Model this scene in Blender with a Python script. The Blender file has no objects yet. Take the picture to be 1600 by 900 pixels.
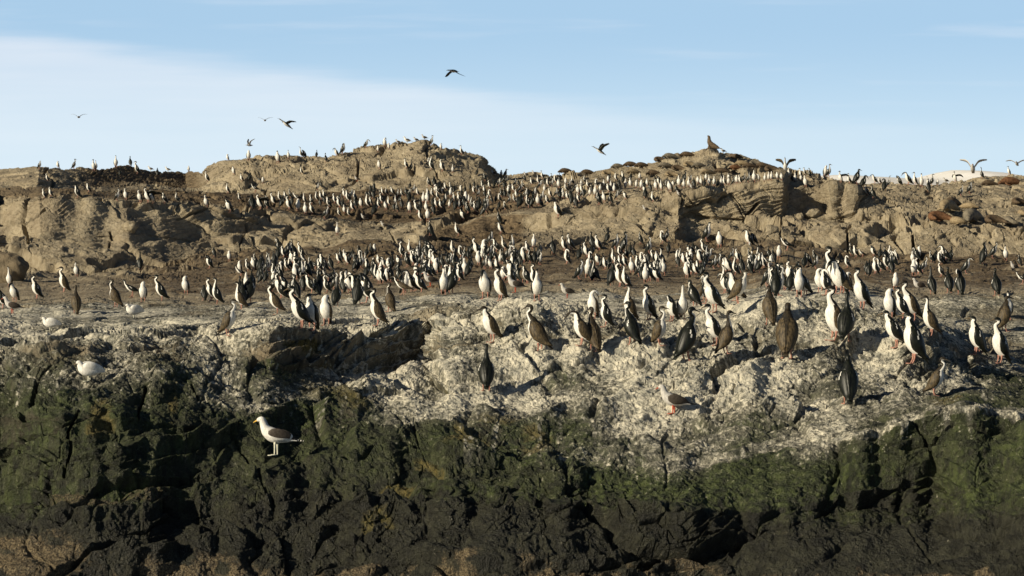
import bpy, math, random
import numpy as np
from mathutils import Vector, Matrix
R = math.radians
C = bpy.context.scene.collection
sc = bpy.context.scene
random.seed(11)

# ------------------------------------------------------------------ camera
F = 4537.0            # focal length in photo pixels (1600 wide)
HZ = 300.0            # photo row of the true horizon
H = 6.0               # eye height above the sea, on a boat
cd = bpy.data.cameras.new('camera'); cam = bpy.data.objects.new('camera', cd); C.objects.link(cam)
cam.location = (0, 0, H); cam.rotation_euler = (R(90), 0, 0)
cd.sensor_width = 36; cd.lens = 36 * F / 1600
cd.shift_y = -(450 - HZ) / 1600
cd.clip_start = 0.5; cd.clip_end = 90000
cd.dof.use_dof = True; cd.dof.focus_distance = 44; cd.dof.aperture_fstop = 9.0
sc.camera = cam
# ------------------------------------------------------------------ light
SUN_EL = 21.0
SUN_AZ = 234.0        # compass degrees of the sun measured clockwise from +Y: behind the camera, to the left (-X, -Y)
sd = Vector((math.sin(R(SUN_AZ)) * math.cos(R(SUN_EL)), math.cos(R(SUN_AZ)) * math.cos(R(SUN_EL)), math.sin(R(SUN_EL))))
sl = bpy.data.lights.new('sun', 'SUN'); so = bpy.data.objects.new('sun', sl); C.objects.link(so)
sl.energy = 5.0; sl.angle = R(0.5); sl.color = (1.0, 0.885, 0.67)
so.rotation_euler = (-sd).to_track_quat('-Z', 'Y').to_euler(); so.location = (-30, -20, 40)
w = bpy.data.worlds.new('World'); sc.world = w; w.use_nodes = True
nt = w.node_tree; nt.nodes.clear()
def N(tree, t, **k):
    n = tree.nodes.new(t)
    for a, b in k.items():
        if a == 'op': n.operation = b
        elif a == 'blend': n.blend_type = b
        elif hasattr(n, a) and a not in ('inputs',): setattr(n, a, b)
    return n
def lk(tree, a, b): tree.links.new(a, b)
def val(tree, op, a, b=None, c=None, clamp=False):
    n = tree.nodes.new('ShaderNodeMath'); n.operation = op; n.use_clamp = clamp
    for i, x in enumerate((a, b, c)):
        if x is None: continue
        if isinstance(x, (int, float)): n.inputs[i].default_value = x
        else: tree.links.new(x, n.inputs[i])
    return n.outputs[0]
def mixc(tree, f, a, b, blend='MIX'):
    n = tree.nodes.new('ShaderNodeMix'); n.data_type = 'RGBA'; n.blend_type = blend
    for s, x in ((n.inputs[0], f), (n.inputs[6], a), (n.inputs[7], b)):
        if isinstance(x, (int, float)): s.default_value = x
        elif isinstance(x, tuple): s.default_value = x if len(x) == 4 else (*x, 1)
        else: tree.links.new(x, s)
    return n.outputs[2]
def ramp(tree, f, stops):
    n = tree.nodes.new('ShaderNodeMapRange'); n.interpolation_type = 'SMOOTHSTEP'
    tree.links.new(f, n.inputs[0]); n.inputs[1].default_value, n.inputs[2].default_value = stops
    return n.outputs[0]
SKY = 0.056
tc = nt.nodes.new('ShaderNodeTexCoord'); sx = nt.nodes.new('ShaderNodeSeparateXYZ'); lk(nt, tc.outputs['Generated'], sx.inputs[0])
zz = val(nt, 'MAXIMUM', sx.outputs[2], 0.0)
zb = val(nt, 'ADD', val(nt, 'MULTIPLY', zz, 2.6), 0.05)   # the blue deepens quickly above the horizon, as in the clear polar air
cx = nt.nodes.new('ShaderNodeCombineXYZ'); lk(nt, sx.outputs[0], cx.inputs[0]); lk(nt, sx.outputs[1], cx.inputs[1]); lk(nt, zb, cx.inputs[2])
sky = nt.nodes.new('ShaderNodeTexSky'); sky.sky_type = 'NISHITA'; sky.sun_disc = False
sky.sun_elevation = R(SUN_EL); sky.sun_rotation = R(SUN_AZ); sky.altitude = 0; sky.air_density = 1.0; sky.dust_density = 0.6; sky.ozone_density = 1.5
lk(nt, cx.outputs[0], sky.inputs[0])
# thin high cloud: a veil whose upper edge falls from left to right, plus faint streaks
ay = val(nt, 'MAXIMUM', val(nt, 'ABSOLUTE', sx.outputs[1]), 0.05)
px = val(nt, 'DIVIDE', sx.outputs[0], ay); pz = val(nt, 'DIVIDE', sx.outputs[2], ay)
cv = nt.nodes.new('ShaderNodeCombineXYZ'); lk(nt, val(nt, 'MULTIPLY', px, 9.0), cv.inputs[0]); lk(nt, val(nt, 'MULTIPLY', pz, 120.0), cv.inputs[1])
rot = nt.nodes.new('ShaderNodeMapping'); rot.inputs['Rotation'].default_value[2] = R(18); lk(nt, cv.outputs[0], rot.inputs[0])
n1 = nt.nodes.new('ShaderNodeTexNoise'); n1.inputs['Scale'].default_value = 1.0; n1.inputs['Detail'].default_value = 6; lk(nt, rot.outputs[0], n1.inputs['Vector'])
edge = val(nt, 'ADD', val(nt, 'MULTIPLY', px, -0.098), 0.0340)
edge = val(nt, 'ADD', edge, val(nt, 'MULTIPLY', val(nt, 'MULTIPLY', px, px), 0.18))
dlt = val(nt, 'SUBTRACT', val(nt, 'ADD', edge, val(nt, 'MULTIPLY', val(nt, 'SUBTRACT', n1.outputs[0], 0.5), 0.0170)), pz)
veil = ramp(nt, dlt, (-0.0035, 0.0070))
fade = ramp(nt, px, (0.22, -0.10))
veil = val(nt, 'MULTIPLY', veil, val(nt, 'ADD', val(nt, 'MULTIPLY', n1.outputs[0], 0.9), 0.5))
veil = val(nt, 'MULTIPLY', veil, val(nt, 'ADD', val(nt, 'MULTIPLY', fade, 0.50), 0.12))
st = ramp(nt, n1.outputs[0], (0.52, 0.80))
veil = val(nt, 'MAXIMUM', veil, val(nt, 'MULTIPLY', st, 0.35))
hor = ramp(nt, zz, (0.060, 0.005))
lowsky = ramp(nt, zz, (0.20, 0.07))
deep = mixc(nt, val(nt, 'MULTIPLY', lowsky, 0.72), mixc(nt, 1.0, sky.outputs[0], (.62, .66, .74), 'MULTIPLY'), (7.7, 11.5, 15.2))
veil = val(nt, 'MULTIPLY', veil, ramp(nt, zz, (0.35, 0.08)))
base = mixc(nt, veil, deep, (12.2, 12.8, 13.8))
base = mixc(nt, val(nt, 'MULTIPLY', hor, 0.60), base, (10.6, 12.8, 14.0))
bg = nt.nodes.new('ShaderNodeBackground'); lk(nt, base, bg.inputs[0]); bg.inputs[1].default_value = SKY
wo = nt.nodes.new('ShaderNodeOutputWorld'); lk(nt, bg.outputs[0], wo.inputs[0])
vs = sc.view_settings; vs.view_transform = 'Standard'; vs.look = 'None'; vs.exposure = 0.3; vs.gamma = 1; vs.use_curve_mapping = False

# ------------------------------------------------------------------ helpers
def tag(o, label=None, cat=None, group=None, kind=None):
    if label: o['label'] = label
    if cat: o['category'] = cat
    if group: o['group'] = group
    if kind: o['kind'] = kind
    return o
def mesh_np(name, V, Fq, mats, fm=None, smooth=True):
    me = bpy.data.meshes.new(name)
    V = np.asarray(V, np.float32); n = len(V)
    sizes = np.array([len(f) for f in Fq], np.int32) if not isinstance(Fq, np.ndarray) else np.full(len(Fq), Fq.shape[1], np.int32)
    flat = np.concatenate([np.asarray(f, np.int32) for f in Fq]) if not isinstance(Fq, np.ndarray) else Fq.reshape(-1).astype(np.int32)
    me.vertices.add(n); me.vertices.foreach_set('co', V.reshape(-1))
    me.loops.add(len(flat)); me.loops.foreach_set('vertex_index', flat)
    me.polygons.add(len(sizes)); st_ = np.concatenate(([0], np.cumsum(sizes)[:-1])).astype(np.int32)
    me.polygons.foreach_set('loop_start', st_)
    me.polygons.foreach_set('use_smooth', np.full(len(sizes), smooth))
    if fm is not None: me.polygons.foreach_set('material_index', np.asarray(fm, np.int32))
    for m in mats: me.materials.append(m)
    me.update(calc_edges=True)
    return me
def ob(name, me, parent=None):
    o = bpy.data.objects.new(name, me); C.objects.link(o)
    if parent: o.parent = parent
    return o

# ------------------------------------------------------------------ noise
def _h(i, j, k, s):
    with np.errstate(over='ignore'):
        n = (i.astype(np.uint32) * np.uint32(374761393)) ^ (j.astype(np.uint32) * np.uint32(668265263)) ^ (k.astype(np.uint32) * np.uint32(2147483647 - 18)) ^ np.uint32(s * 974711 + 77)
        n = (n ^ (n >> np.uint32(13))) * np.uint32(1274126177)
        n = n ^ (n >> np.uint32(16))
    return n
def _g(h, x, y, z):
    a = (h & np.uint32(1023)).astype(np.float32) * (2 * math.pi / 1024)
    b = ((h >> np.uint32(10)) & np.uint32(1023)).astype(np.float32) * (2 / 1023) - 1
    r = np.sqrt(1 - b * b)
    return r * np.cos(a) * x + r * np.sin(a) * y + b * z
def perlin(x, y, z, s=0):
    xi, yi, zi = np.floor(x), np.floor(y), np.floor(z)
    fx, fy, fz = (x - xi).astype(np.float32), (y - yi).astype(np.float32), (z - zi).astype(np.float32)
    xi, yi, zi = xi.astype(np.int64), yi.astype(np.int64), zi.astype(np.int64)
    u, v, w_ = [f * f * f * (f * (f * 6 - 15) + 10) for f in (fx, fy, fz)]
    out = 0
    for a in (0, 1):
        for b in (0, 1):
            for c in (0, 1):
                g = _g(_h(xi + a, yi + b, zi + c, s), fx - a, fy - b, fz - c)
                out = out + g * (u if a else 1 - u) * (v if b else 1 - v) * (w_ if c else 1 - w_)
    return out * 1.6
def fbm(x, y, z, s=0, o=4, ridged=False):
    t = 0; a = 1; f = 1
    for i in range(o):
        p = perlin(x * f, y * f, z * f, s + i * 7)
        if ridged: p = 1 - 2 * np.abs(p)
        t = t + a * p; a *= 0.5; f *= 2.03
    return t / 1.9
def cells(x, y, s=0):
    """2D Voronoi: distance to the border, and two random numbers and the local offset of the nearest cell"""
    xi, yi = np.floor(x).astype(np.int64), np.floor(y).astype(np.int64)
    d1 = np.full(x.shape, 9, np.float32); d2 = d1.copy(); r1 = np.zeros_like(d1); r2 = r1.copy(); r3 = r1.copy(); ox = r1.copy(); oy = r1.copy()
    for a in (-1, 0, 1):
        for b in (-1, 0, 1):
            h = _h(xi + a, yi + b, xi * 0, s)
            ax = (h & np.uint32(1023)).astype(np.float32) / 1023; ay_ = ((h >> np.uint32(10)) & np.uint32(1023)).astype(np.float32) / 1023
            dx = (x - (xi + a)).astype(np.float32) - ax; dy = (y - (yi + b)).astype(np.float32) - ay_
            d = np.sqrt(dx * dx + dy * dy)
            n = d < d1
            d2 = np.where(n, d1, np.minimum(d2, d)); d1 = np.where(n, d, d1)
            ox = np.where(n, dx, ox); oy = np.where(n, dy, oy)
            h2 = _h(xi + a, yi + b, xi * 0 + 5, s + 3)
            r1 = np.where(n, (h2 & np.uint32(1023)).astype(np.float32) / 1023, r1)
            r2 = np.where(n, ((h2 >> np.uint32(10)) & np.uint32(1023)).astype(np.float32) / 1023, r2)
            r3 = np.where(n, ((h2 >> np.uint32(20)) & np.uint32(1023)).astype(np.float32) / 1023, r3)
    return d2 - d1, r1, r2, r3, ox, oy
def sstep(a, b, x):
    t = np.clip((x - a) / (b - a), 0, 1); return t * t * (3 - 2 * t)
def blob(U, V, cu, cv, ru, rv, soft=0.5):
    q = np.sqrt(((U - cu) / ru) ** 2 + ((V - cv) / rv) ** 2)
    return 1 - sstep(1 - soft, 1 + soft, q)

# ------------------------------------------------------------------ terrain: cross-sections of the islet, front to back
# each section: rows to make, relief amplitude, {column: (row, distance)}
K = [
 (0,   .10, {0: (1250, 31.3), 1600: (1250, 31.3)}),
 (60,  .20, {0: (900, 33.4), 250: (905, 33.9), 500: (900, 34.3), 800: (895, 33.9), 1100: (900, 34.6), 1600: (900, 33.8)}),
 (130, .24, {0: (790, 35.0), 150: (800, 34.4), 300: (790, 35.2), 500: (770, 35.5), 620: (800, 35.2), 850: (790, 35.4), 1050: (810, 35.0), 1250: (800, 35.6), 1450: (790, 36.0), 1600: (780, 35.0)}),
 (170, .22, {0: (650, 36.3), 60: (650, 35.6), 200: (650, 36.0), 330: (665, 36.4), 430: (716, 36.4), 560: (700, 36.8), 700: (700, 36.6), 900: (715, 36.6), 1080: (735, 36.4), 1200: (715, 36.6), 1300: (695, 36.7), 1400: (668, 36.8), 1500: (645, 37), 1600: (650, 37.0)}),
 (90,  .22, {0: (590, 37.4), 140: (598, 37.0), 300: (610, 37.3), 430: (632, 37.6), 600: (640, 38.3), 800: (640, 38.4), 1000: (655, 38.2), 1200: (650, 38.3), 1400: (630, 38.5), 1500: (615, 39.5), 1600: (625, 39.0)}),
 (100, .25, {0: (548, 38.5), 140: (552, 38.4), 300: (562, 38.6), 420: (584, 38.7), 540: (580, 40.3), 680: (572, 41.9), 700: (552, 41.2), 780: (548, 41.0), 1000: (548, 41.0), 1200: (565, 40.6), 1300: (560, 40.8), 1440: (595, 40.2), 1520: (596, 41), 1600: (605, 40.8)}),
 (100, .22, {0: (528, 40.0), 140: (530, 40.2), 340: (528, 40.2), 420: (518, 39.4), 540: (516, 41.0), 640: (511, 42.2), 690: (484, 43.0), 800: (482, 42.2), 900: (488, 42.6), 1000: (505, 42.8), 1100: (497, 43), 1200: (482, 43), 1300: (486, 43), 1400: (492, 42.6), 1470: (530, 42.4), 1520: (575, 42.2), 1600: (588, 42.5)}),
 (70,  .07, {0: (500, 45), 400: (497, 45), 520: (490, 47), 700: (474, 47), 900: (476, 47), 1100: (480, 47), 1250: (468, 47), 1320: (468, 47), 1400: (482, 46), 1450: (500, 47), 1600: (505, 47.5)}),
 (60,  .09, {0: (482, 54), 400: (478, 54), 700: (464, 54), 900: (464, 53), 1100: (468, 52), 1180: (460, 52), 1250: (450, 52), 1320: (449, 52), 1370: (456, 51), 1420: (466, 50), 1480: (462, 48.6), 1600: (460, 49)}),
 (60,  .07, {0: (458, 68), 400: (452, 68), 700: (446, 66), 900: (440, 66), 1100: (446, 66), 1250: (440, 66), 1330: (440, 66), 1400: (446, 66), 1600: (450, 68)}),
 (80,  .16, {0: (436, 88), 200: (438, 90), 350: (418, 95), 500: (412, 95), 700: (408, 95), 900: (405, 95), 1100: (405, 95), 1300: (415, 95), 1450: (422, 92), 1600: (422, 92)}),
 (40,  .20, {0: (428, 104), 150: (430, 104), 250: (415, 107), 330: (399, 110), 500: (396, 110), 600: (386, 110), 700: (390, 107), 850: (388, 108), 930: (380, 111), 1060: (382, 112), 1150: (382, 113), 1250: (386, 112), 1330: (401, 111), 1500: (402, 111), 1600: (404, 111)}),
 (60,  .36, {0: (388, 107), 60: (388, 107), 200: (390, 107.5), 330: (372, 112), 500: (374, 113), 600: (372, 114), 700: (370, 113), 850: (366, 114), 930: (362, 113), 1060: (349, 112.5), 1075: (345, 114.6), 1140: (350, 114.6), 1165: (366, 113), 1300: (366, 113), 1400: (352, 113), 1500: (350, 113), 1600: (352, 113)}),
 (30,  .30, {0: (378, 107.6), 200: (384, 108), 330: (366, 113), 600: (368, 116), 850: (360, 116), 930: (355, 114), 1060: (344, 113.5), 1075: (338, 115.4), 1150: (346, 115.5), 1225: (352, 117), 1300: (350, 117.5), 1400: (344, 118), 1500: (345, 118), 1600: (347, 118)}),
 (90,  .34, {0: (312, 111), 60: (311, 109.5), 200: (316, 111), 300: (325, 113), 420: (342, 116), 540: (350, 118), 650: (352, 119), 760: (340, 119), 800: (334, 117), 870: (326, 116), 1000: (316, 116), 1060: (308, 116), 1100: (302, 116), 1222: (288, 117), 1229: (296, 119.6), 1290: (300, 120.2), 1300: (296, 118), 1330: (298, 118.5), 1337: (303, 120.2), 1450: (318, 122), 1600: (320, 122)}),
 (90,  .18, {0: (300, 130), 100: (302, 132), 200: (303, 136), 300: (309, 139), 400: (312, 140), 480: (306, 139), 560: (303, 139), 700: (304, 139), 760: (298, 140), 850: (288, 138), 950: (285, 138), 1050: (281, 138), 1200: (279, 138), 1240: (281, 138), 1330: (296, 136), 1450: (303, 134), 1520: (288, 136), 1600: (292, 134)}),
 (60,  .40, {0: (284, 134), 60: (280, 133), 180: (284, 145), 290: (290, 157), 325: (288, 146), 380: (275, 144), 480: (274, 144), 560: (268, 144), 700: (268, 143), 750: (270, 143), 775: (284, 147), 850: (284, 148), 950: (276, 144), 1050: (262, 144), 1120: (262, 144), 1200: (266, 146), 1240: (276, 150), 1330: (290, 145), 1345: (299, 145), 1450: (300, 143), 1540: (284, 142), 1600: (284, 142)}),
 (70,  .28, {0: (270, 141), 60: (266, 140), 150: (264, 148), 200: (263, 154), 290: (270, 164), 318: (268, 158), 340: (254, 150), 400: (245, 150), 480: (247, 151), 520: (243, 151), 560: (241, 151), 600: (235, 151), 640: (228, 150), 662: (222, 150), 690: (233, 150), 720: (243, 151), 752: (250, 151), 764: (262, 153), 780: (277, 155), 800: (282, 156), 850: (277, 155), 900: (270, 152), 950: (261, 151), 985: (256, 151), 1005: (259, 151), 1020: (250, 150), 1060: (240, 150), 1082: (242, 150), 1098: (232, 149.5), 1108: (229, 149.5), 1122: (232, 149.6), 1134: (241, 151), 1160: (249, 151), 1200: (257, 152), 1215: (267, 154), 1240: (276, 155), 1330: (290, 154), 1345: (298, 153), 1450: (299, 152), 1480: (294, 151), 1520: (288, 150), 1540: (283, 150), 1600: (279, 150)}),
 (30,  .30, {0: (340, 164), 1600: (340, 164)}),
 (20,  .10, {0: (480, 186), 1600: (480, 186)}),
]
EXT = 1500
uu = np.arange(-45, 1645.1, 1.45)
ext = 45 + EXT * (np.linspace(0, 1, 70)[1:] ** 1.7)
U1 = np.concatenate((-(ext[::-1]), uu, 1600 + ext)).astype(np.float64)
nu = len(U1)
rngl = np.random.RandomState(4)
rowsV, rowsD, rowsA, rowsK = [], [], [], []
kv, kd = [], []
for i, (n, a, m) in enumerate(K):
    us = sorted(m)
    v = np.interp(U1, us, [m[q][0] for q in us]); d = np.interp(U1, us, [m[q][1] for q in us])
    # small irregularity of every edge; outside the frame the shore wanders and sinks away
    q = U1 * 0.012 + i * 13.1; z0 = np.zeros_like(q)
    wob = perlin(q * 1.7, z0 + i * .37, z0 + .5, 91)
    if 0 < i < 17:
        d = d + (0.25 + (0.5 if d.mean() > 100 else 0)) * wob * (1 if i in (2, 3, 4, 5, 6, 12, 13, 14, 16) else .4)
    if 0 < i < 15: v = v + 4 * perlin(q * 2.3, z0 + 3.3, z0 + i * .61, 92)
    out = np.clip(np.maximum(-U1, U1 - 1600) / EXT, 0, 1)
    z = H - (v - HZ) * d / F
    z = z - out ** 2 * (z + 1.5)
    v = HZ + (H - z) * F / d
    kv.append(v); kd.append(d)
for i in range(1, len(K)):
    n = K[i][0]
    for j in range(n + (1 if i == len(K) - 1 else 0)):
        t = j / n
        zc = (H - (kv[i - 1] - HZ) * kd[i - 1] / F) * (1 - t) + (H - (kv[i] - HZ) * kd[i] / F) * t
        d = kd[i - 1] * (1 - t) + kd[i] * t
        rowsD.append(d); rowsV.append(zc); rowsA.append(K[i - 1][1] * (1 - t) + K[i][1] * t); rowsK.append(i - 1 + t)
D = np.array(rowsD); Z = np.array(rowsV); A = np.array(rowsA)[:, None] * np.ones_like(D); KK = np.array(rowsK)
X = (U1[None, :] - 800) / F * D
# soften the creases between sections a little
for _ in range(3):
    D[1:-1] = .25 * D[:-2] + .5 * D[1:-1] + .25 * D[2:]; Z[1:-1] = .25 * Z[:-2] + .5 * Z[1:-1] + .25 * Z[2:]
X = (U1[None, :] - 800) / F * D
def normals(X, Y, Z):
    P = np.stack((X, Y, Z), -1)
    du = np.gradient(P, axis=1); dv = np.gradient(P, axis=0)
    n = np.cross(du, dv); n /= np.linalg.norm(n, axis=-1, keepdims=True) + 1e-9
    n[n[..., 2] * 0.6 - n[..., 1] < 0] *= -1
    return n
nrm = normals(X, D, Z)
# heavy blur of normals across rows so displacement never folds
for _ in range(10):
    nrm[1:-1] = .25 * nrm[:-2] + .5 * nrm[1:-1] + .25 * nrm[2:]
    nrm[:, 1:-1] = .25 * nrm[:, :-2] + .5 * nrm[:, 1:-1] + .25 * nrm[:, 2:]
nrm /= np.linalg.norm(nrm, axis=-1, keepdims=True)
arc = np.zeros_like(D); arc[1:] = np.cumsum(np.sqrt(np.diff(D, axis=0) ** 2 * .35 + np.diff(Z, axis=0) ** 2), axis=0)
arc = arc * 1.0
f32 = np.float32
wx = perlin(X * 1.3, D * 1.3, Z * 1.3, 31) * .22; wy = perlin(X * 1.3, D * 1.3, Z * 1.3 + 9, 32) * .22
far = sstep(60, 100, D)                       # 0 at the shore rocks, 1 in the rear
def facets(sx_, sy_, tilt, s, wscale=1.0, crack=0.10):
    a = X + wx * wscale; b = arc + wy * wscale
    a, b = a * math.cos(tilt) + b * math.sin(tilt), -a * math.sin(tilt) + b * math.cos(tilt)
    e, r1, r2, r3, ox, oy = cells(a * sx_, b * sy_, s)
    return ((r1 - .5) * 1.3 + (r2 - .5) * ox * 2.0 + (r3 - .25) * oy * 2.2) * (.25 + .75 * sstep(0, .07, e)) - crack * 6 * np.clip(.07 - e, 0, .07) / .07
front = 1 - far
T1 = R(-14)
big = facets(.42, 1.05, R(12), 1) * front + facets(.22, .55, R(3), 2, 2.0) * far
mid = facets(1.5, 3.4, R(16), 3, .8, .16) * front + facets(.8, 1.5, R(3), 4, 1.5, .16) * far
sml = facets(5, 9, R(10), 5, .4, .18) * front + facets(2.4, 4.2, R(-5), 6, .6, .18) * far
# strata: shelves that dip a little, each with a lip
s_ = (Z * 1.0 - X * .17 + D * .02 + wx * .9) * 1.55
saw = (s_ - np.floor(s_)); saw = np.where(saw < .86, (saw / .86) ** 2, sstep(1, .86, saw)); strat = (saw - .35) * (.8 + .6 * perlin(X * .6, D * .6, Z * .6, 44))
fine = fbm(X * 3.2, D * 3.2, Z * 4.5, 60, 5, True) * front + fbm(X * 1.1, D * 1.1, Z * 1.6, 61, 5, True) * far
fine2 = fbm(X * 14, D * 14, Z * 16, 70, 3) * front + fbm(X * 6, D * 6, Z * 6, 71, 3) * far
soft = fbm(X * .5, D * .5, Z * .5, 80, 3)
Ug = U1[None, :] + 0 * D; Vg = HZ + (H - Z) * F / D
flat = sstep(.72, .93, nrm[..., 2]) * front            # trampled shelves carry low relief, broken faces carry the blocks
reg = np.clip(.62 + 1.1 * perlin(X * .35, D * .35, Z * .5, 55), .3, 1.25)
reg = np.where(far > .5, np.clip(.75 + .9 * perlin(X * .12, D * .12, Z * .3, 56), .35, 1.2), reg)
big = big * (1 - .45 * flat); mid = mid * (1 - .6 * flat) * (1 - .45 * far) * reg; sml = sml * (1 - .35 * flat) * (1 - .4 * far) * reg
calm = 1 - .62 * blob(Ug, Vg, 1290, 745, 270, 75) - .5 * blob(Ug, Vg, 150, 352, 130, 42) - .4 * blob(Ug, Vg, 1130, 318, 110, 26) - .4 * blob(Ug, Vg, 1370, 385, 150, 20) - .35 * blob(Ug, Vg, 130, 700, 140, 80) - .7 * blob(Ug, Vg, 150, 272, 210, 24, .35) - .5 * blob(Ug, Vg, 780, 325, 60, 22)
big, mid, sml, strat = big * calm, mid * calm, sml * calm, strat * calm
s2 = (Z - X * .15 + wx * .6) * 6.3 + perlin(X * .4, D * .4, Z * .4, 47) * 2
strat = strat + .36 * (np.where(s2 - np.floor(s2) < .8, ((s2 - np.floor(s2)) / .8) ** 2, sstep(1, .8, s2 - np.floor(s2))) - .35) * (1 - flat)
ck = np.minimum(np.abs(perlin(X * .45 + Z * .3, Z * .22, D * .3, 48)) / .022, np.abs(perlin(X * .16, Z * 1.0 - X * .17, D * .16, 49)) / .03)
ck2 = np.minimum(np.abs(perlin(X * .20 + Z * .1, Z * .10, D * .1, 58)) / .018, np.abs(perlin(X * .06, Z * .55, D * .06, 59)) / .02)
crk = -np.clip(1 - ck, 0, 1) * .42 * front * (1 - .5 * flat) - np.clip(1 - ck2, 0, 1) * .75 * far
def groove(pts, wdt, dep):
    g_ = np.zeros_like(D)
    for (x0, y0), (x1, y1) in zip(pts[:-1], pts[1:]):
        dx, dy = x1 - x0, y1 - y0; tt = np.clip(((Ug - x0) * dx + (Vg - y0) * dy) / (dx * dx + dy * dy), 0, 1)
        g_ = np.maximum(g_, 1 - sstep(.3, 1, np.hypot(Ug - x0 - tt * dx, Vg - y0 - tt * dy) / wdt))
    return g_ * dep
grv = groove([(52, 387), (90, 385), (130, 389), (172, 391)], 2.6, .5) + groove([(170, 391), (175, 372), (172, 360)], 2, .3) + groove([(30, 335), (36, 360), (44, 398)], 3, .5) + groove([(36, 345), (70, 324)], 2.5, .3) \
    + groove([(1236, 373), (1290, 368), (1330, 362)], 2.4, .45) + groove([(1322, 366), (1326, 398)], 2.2, .4) + groove([(1424, 352), (1430, 400)], 3.2, .6) + groove([(1240, 350), (1330, 342)], 2.6, .45) + groove([(1064, 308), (1068, 340)], 2.5, .4) + groove([(1165, 340), (1185, 318)], 3, .5) \
    + groove([(666, 230), (672, 262)], 2.5, .4) + groove([(560, 262), (600, 240)], 2.5, .4) + groove([(280, 340), (330, 330), (400, 352)], 2.5, .3) + groove([(8, 720), (24, 690), (30, 650), (52, 610), (66, 585)], 3.5, .2) + groove([(100, 745), (112, 700), (108, 672), (124, 640)], 2.5, .16) + groove([(215, 655), (219, 630), (228, 606)], 2.5, .14) + groove([(318, 640), (312, 618), (300, 604)], 2, .12)
disp = A * (1.0 * big + .32 * mid + .15 * sml + crk + (.85 - .62 * far) * strat + (.17 + .05 * flat - .08 * far) * fine + (.10 + .03 * flat - .03 * far) * fine2 + .25 * soft)
disp = disp * (1 + .35 * far)
# nest mounds and puddled hollows on the mud
Kg = KK[:, None] + 0 * D
mound = sstep(9.0, 10, Kg) * (1 - sstep(10.8, 11.3, Kg))
e, r1, r2, r3, ox, oy = cells(X * .7, D * .28, 15)
disp += mound * .22 * np.exp(-(ox ** 2 + oy ** 2) * 9) * (r1 > .35)
disp = disp - grv * (D > 20)
PX = X + nrm[..., 0] * disp; PY = D + nrm[..., 1] * disp; PZ = Z + nrm[..., 2] * disp
nf = normals(PX, PY, PZ)
Uu = U1[None, :] + 0 * D; Vv = HZ + (H - Z) * F / D   # where each patch lies on the islet: across, and from foot to summit
conv = big * .6 + mid * .5 + sml * .35 + fine * .35 + strat * .3

# ---- cover: guano, algae, mud (also painted shade on the left hill), ochre lichen, wet black weed, barnacles
nz = fbm(X * .8, D * .8, Z * 1.2, 101, 4); nz2 = fbm(X * 2.6, D * 2.6, Z * 3.4, 102, 4)
up = nf[..., 2]
zg = np.interp(Uu, [0, 250, 420, 560, 700, 900, 1050, 1200, 1350, 1450, 1600], [588, 598, 622, 650, 682, 698, 708, 698, 676, 648, 625])
g = sstep(100, -100, Vv - zg + nz * 75) * (1 - sstep(7.5, 8.7, Kg + .7 * nz + .4 * nz2))
streng = np.interp(Uu, [0, 250, 400, 560, 750, 1000, 1300, 1450, 1600], [.72, .70, .70, .78, .84, .92, .88, .62, .42])
drib = sstep(.12, .5, perlin(X * 7, D * .4, Z * .35, 111)) * sstep(85, -5, Vv - zg + 30 * nz) * (1 - sstep(8, 8.5, Kg)) * sstep(.3, .8, np.abs(nf[..., 1]))
guano = g * streng * np.clip(.78 + .75 * perlin(X * .9 - Z * .8, D * .5, Z * 2.2, 112), .3, 1.15) * np.clip(.62 + .55 * up + .25 * conv + .28 * nz2, 0, 1.3)
strip = sstep(1, .25, np.abs((Vv - np.interp(Uu, [1050, 1200, 1330, 1450, 1600], [730, 700, 690, 650, 648])) / 14)) * (Uu > 1040)
guano = np.maximum(guano, drib * .6)
guano = np.maximum(guano, strip * .52 * sstep(-.3, .4, nz2 + .4 * up)) * (1 - sstep(9.0, 9.4, Kg))
guano += far * .28 * sstep(.35, .9, nz2 + .3 * nz) 
algz = sstep(520, 600, Vv) * sstep(860, 760, Vv + nz * 40)
alg = algz * np.clip(.66 + .8 * nz - .2 * np.abs(nz2) + .3 * up, 0, 1) * (1 - .7 * sstep(745, 850, Vv + 85 * perlin(X * .3, D * .2, Z * .3, 120) + 70 * nz + 30 * nz2 - 30 * sstep(900, 1200, Uu)))
alg *= 1 - .75 * sstep(.35, .8, guano)
wet = .55 * sstep(535, 575, Vv) * (1 - far) + .45 * sstep(600, 780, Vv + nz * 40 - 20 * (Uu < 500)) * (1 - sstep(0, .5, guano) * .6)
barn = sstep(866, 915, Vv + nz * 60 + 14 * (1 - sstep(0, 420, Uu)) - 20 * sstep(1000, 1200, Uu)) * sstep(-.35, .25, nz2)
barn = np.maximum(barn, .8 * blob(Uu, Vv, 30, 875, 110, 45) * sstep(-.3, .2, nz2 + .2))
barn = np.maximum(barn, .55 * blob(Uu, Vv, 130, 780, 70, 14, .4) + .5 * blob(Uu, Vv, 235, 770, 45, 14, .4))
mud = sstep(8.1, 9.2, Kg + nz * .5) * (1 - sstep(10.9, 11.15, Kg + .1 * nz2)) * .9
mud *= np.interp(Uu, [0, 200, 260, 800, 1050, 1600], [.5, .55, .85, .85, .8, .85]) * np.clip(.85 + .7 * nz + .45 * nz2 + .25 * conv * 0, .25, 1.1)
mud = np.maximum(mud, sstep(13.98, 14.1, Kg) * (1 - sstep(14.9, 15.15, Kg)) * np.interp(Uu, [0, 220, 300, 700, 800, 870, 1600], [.55, .7, 1, 1, .8, .3, .15]))
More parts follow.
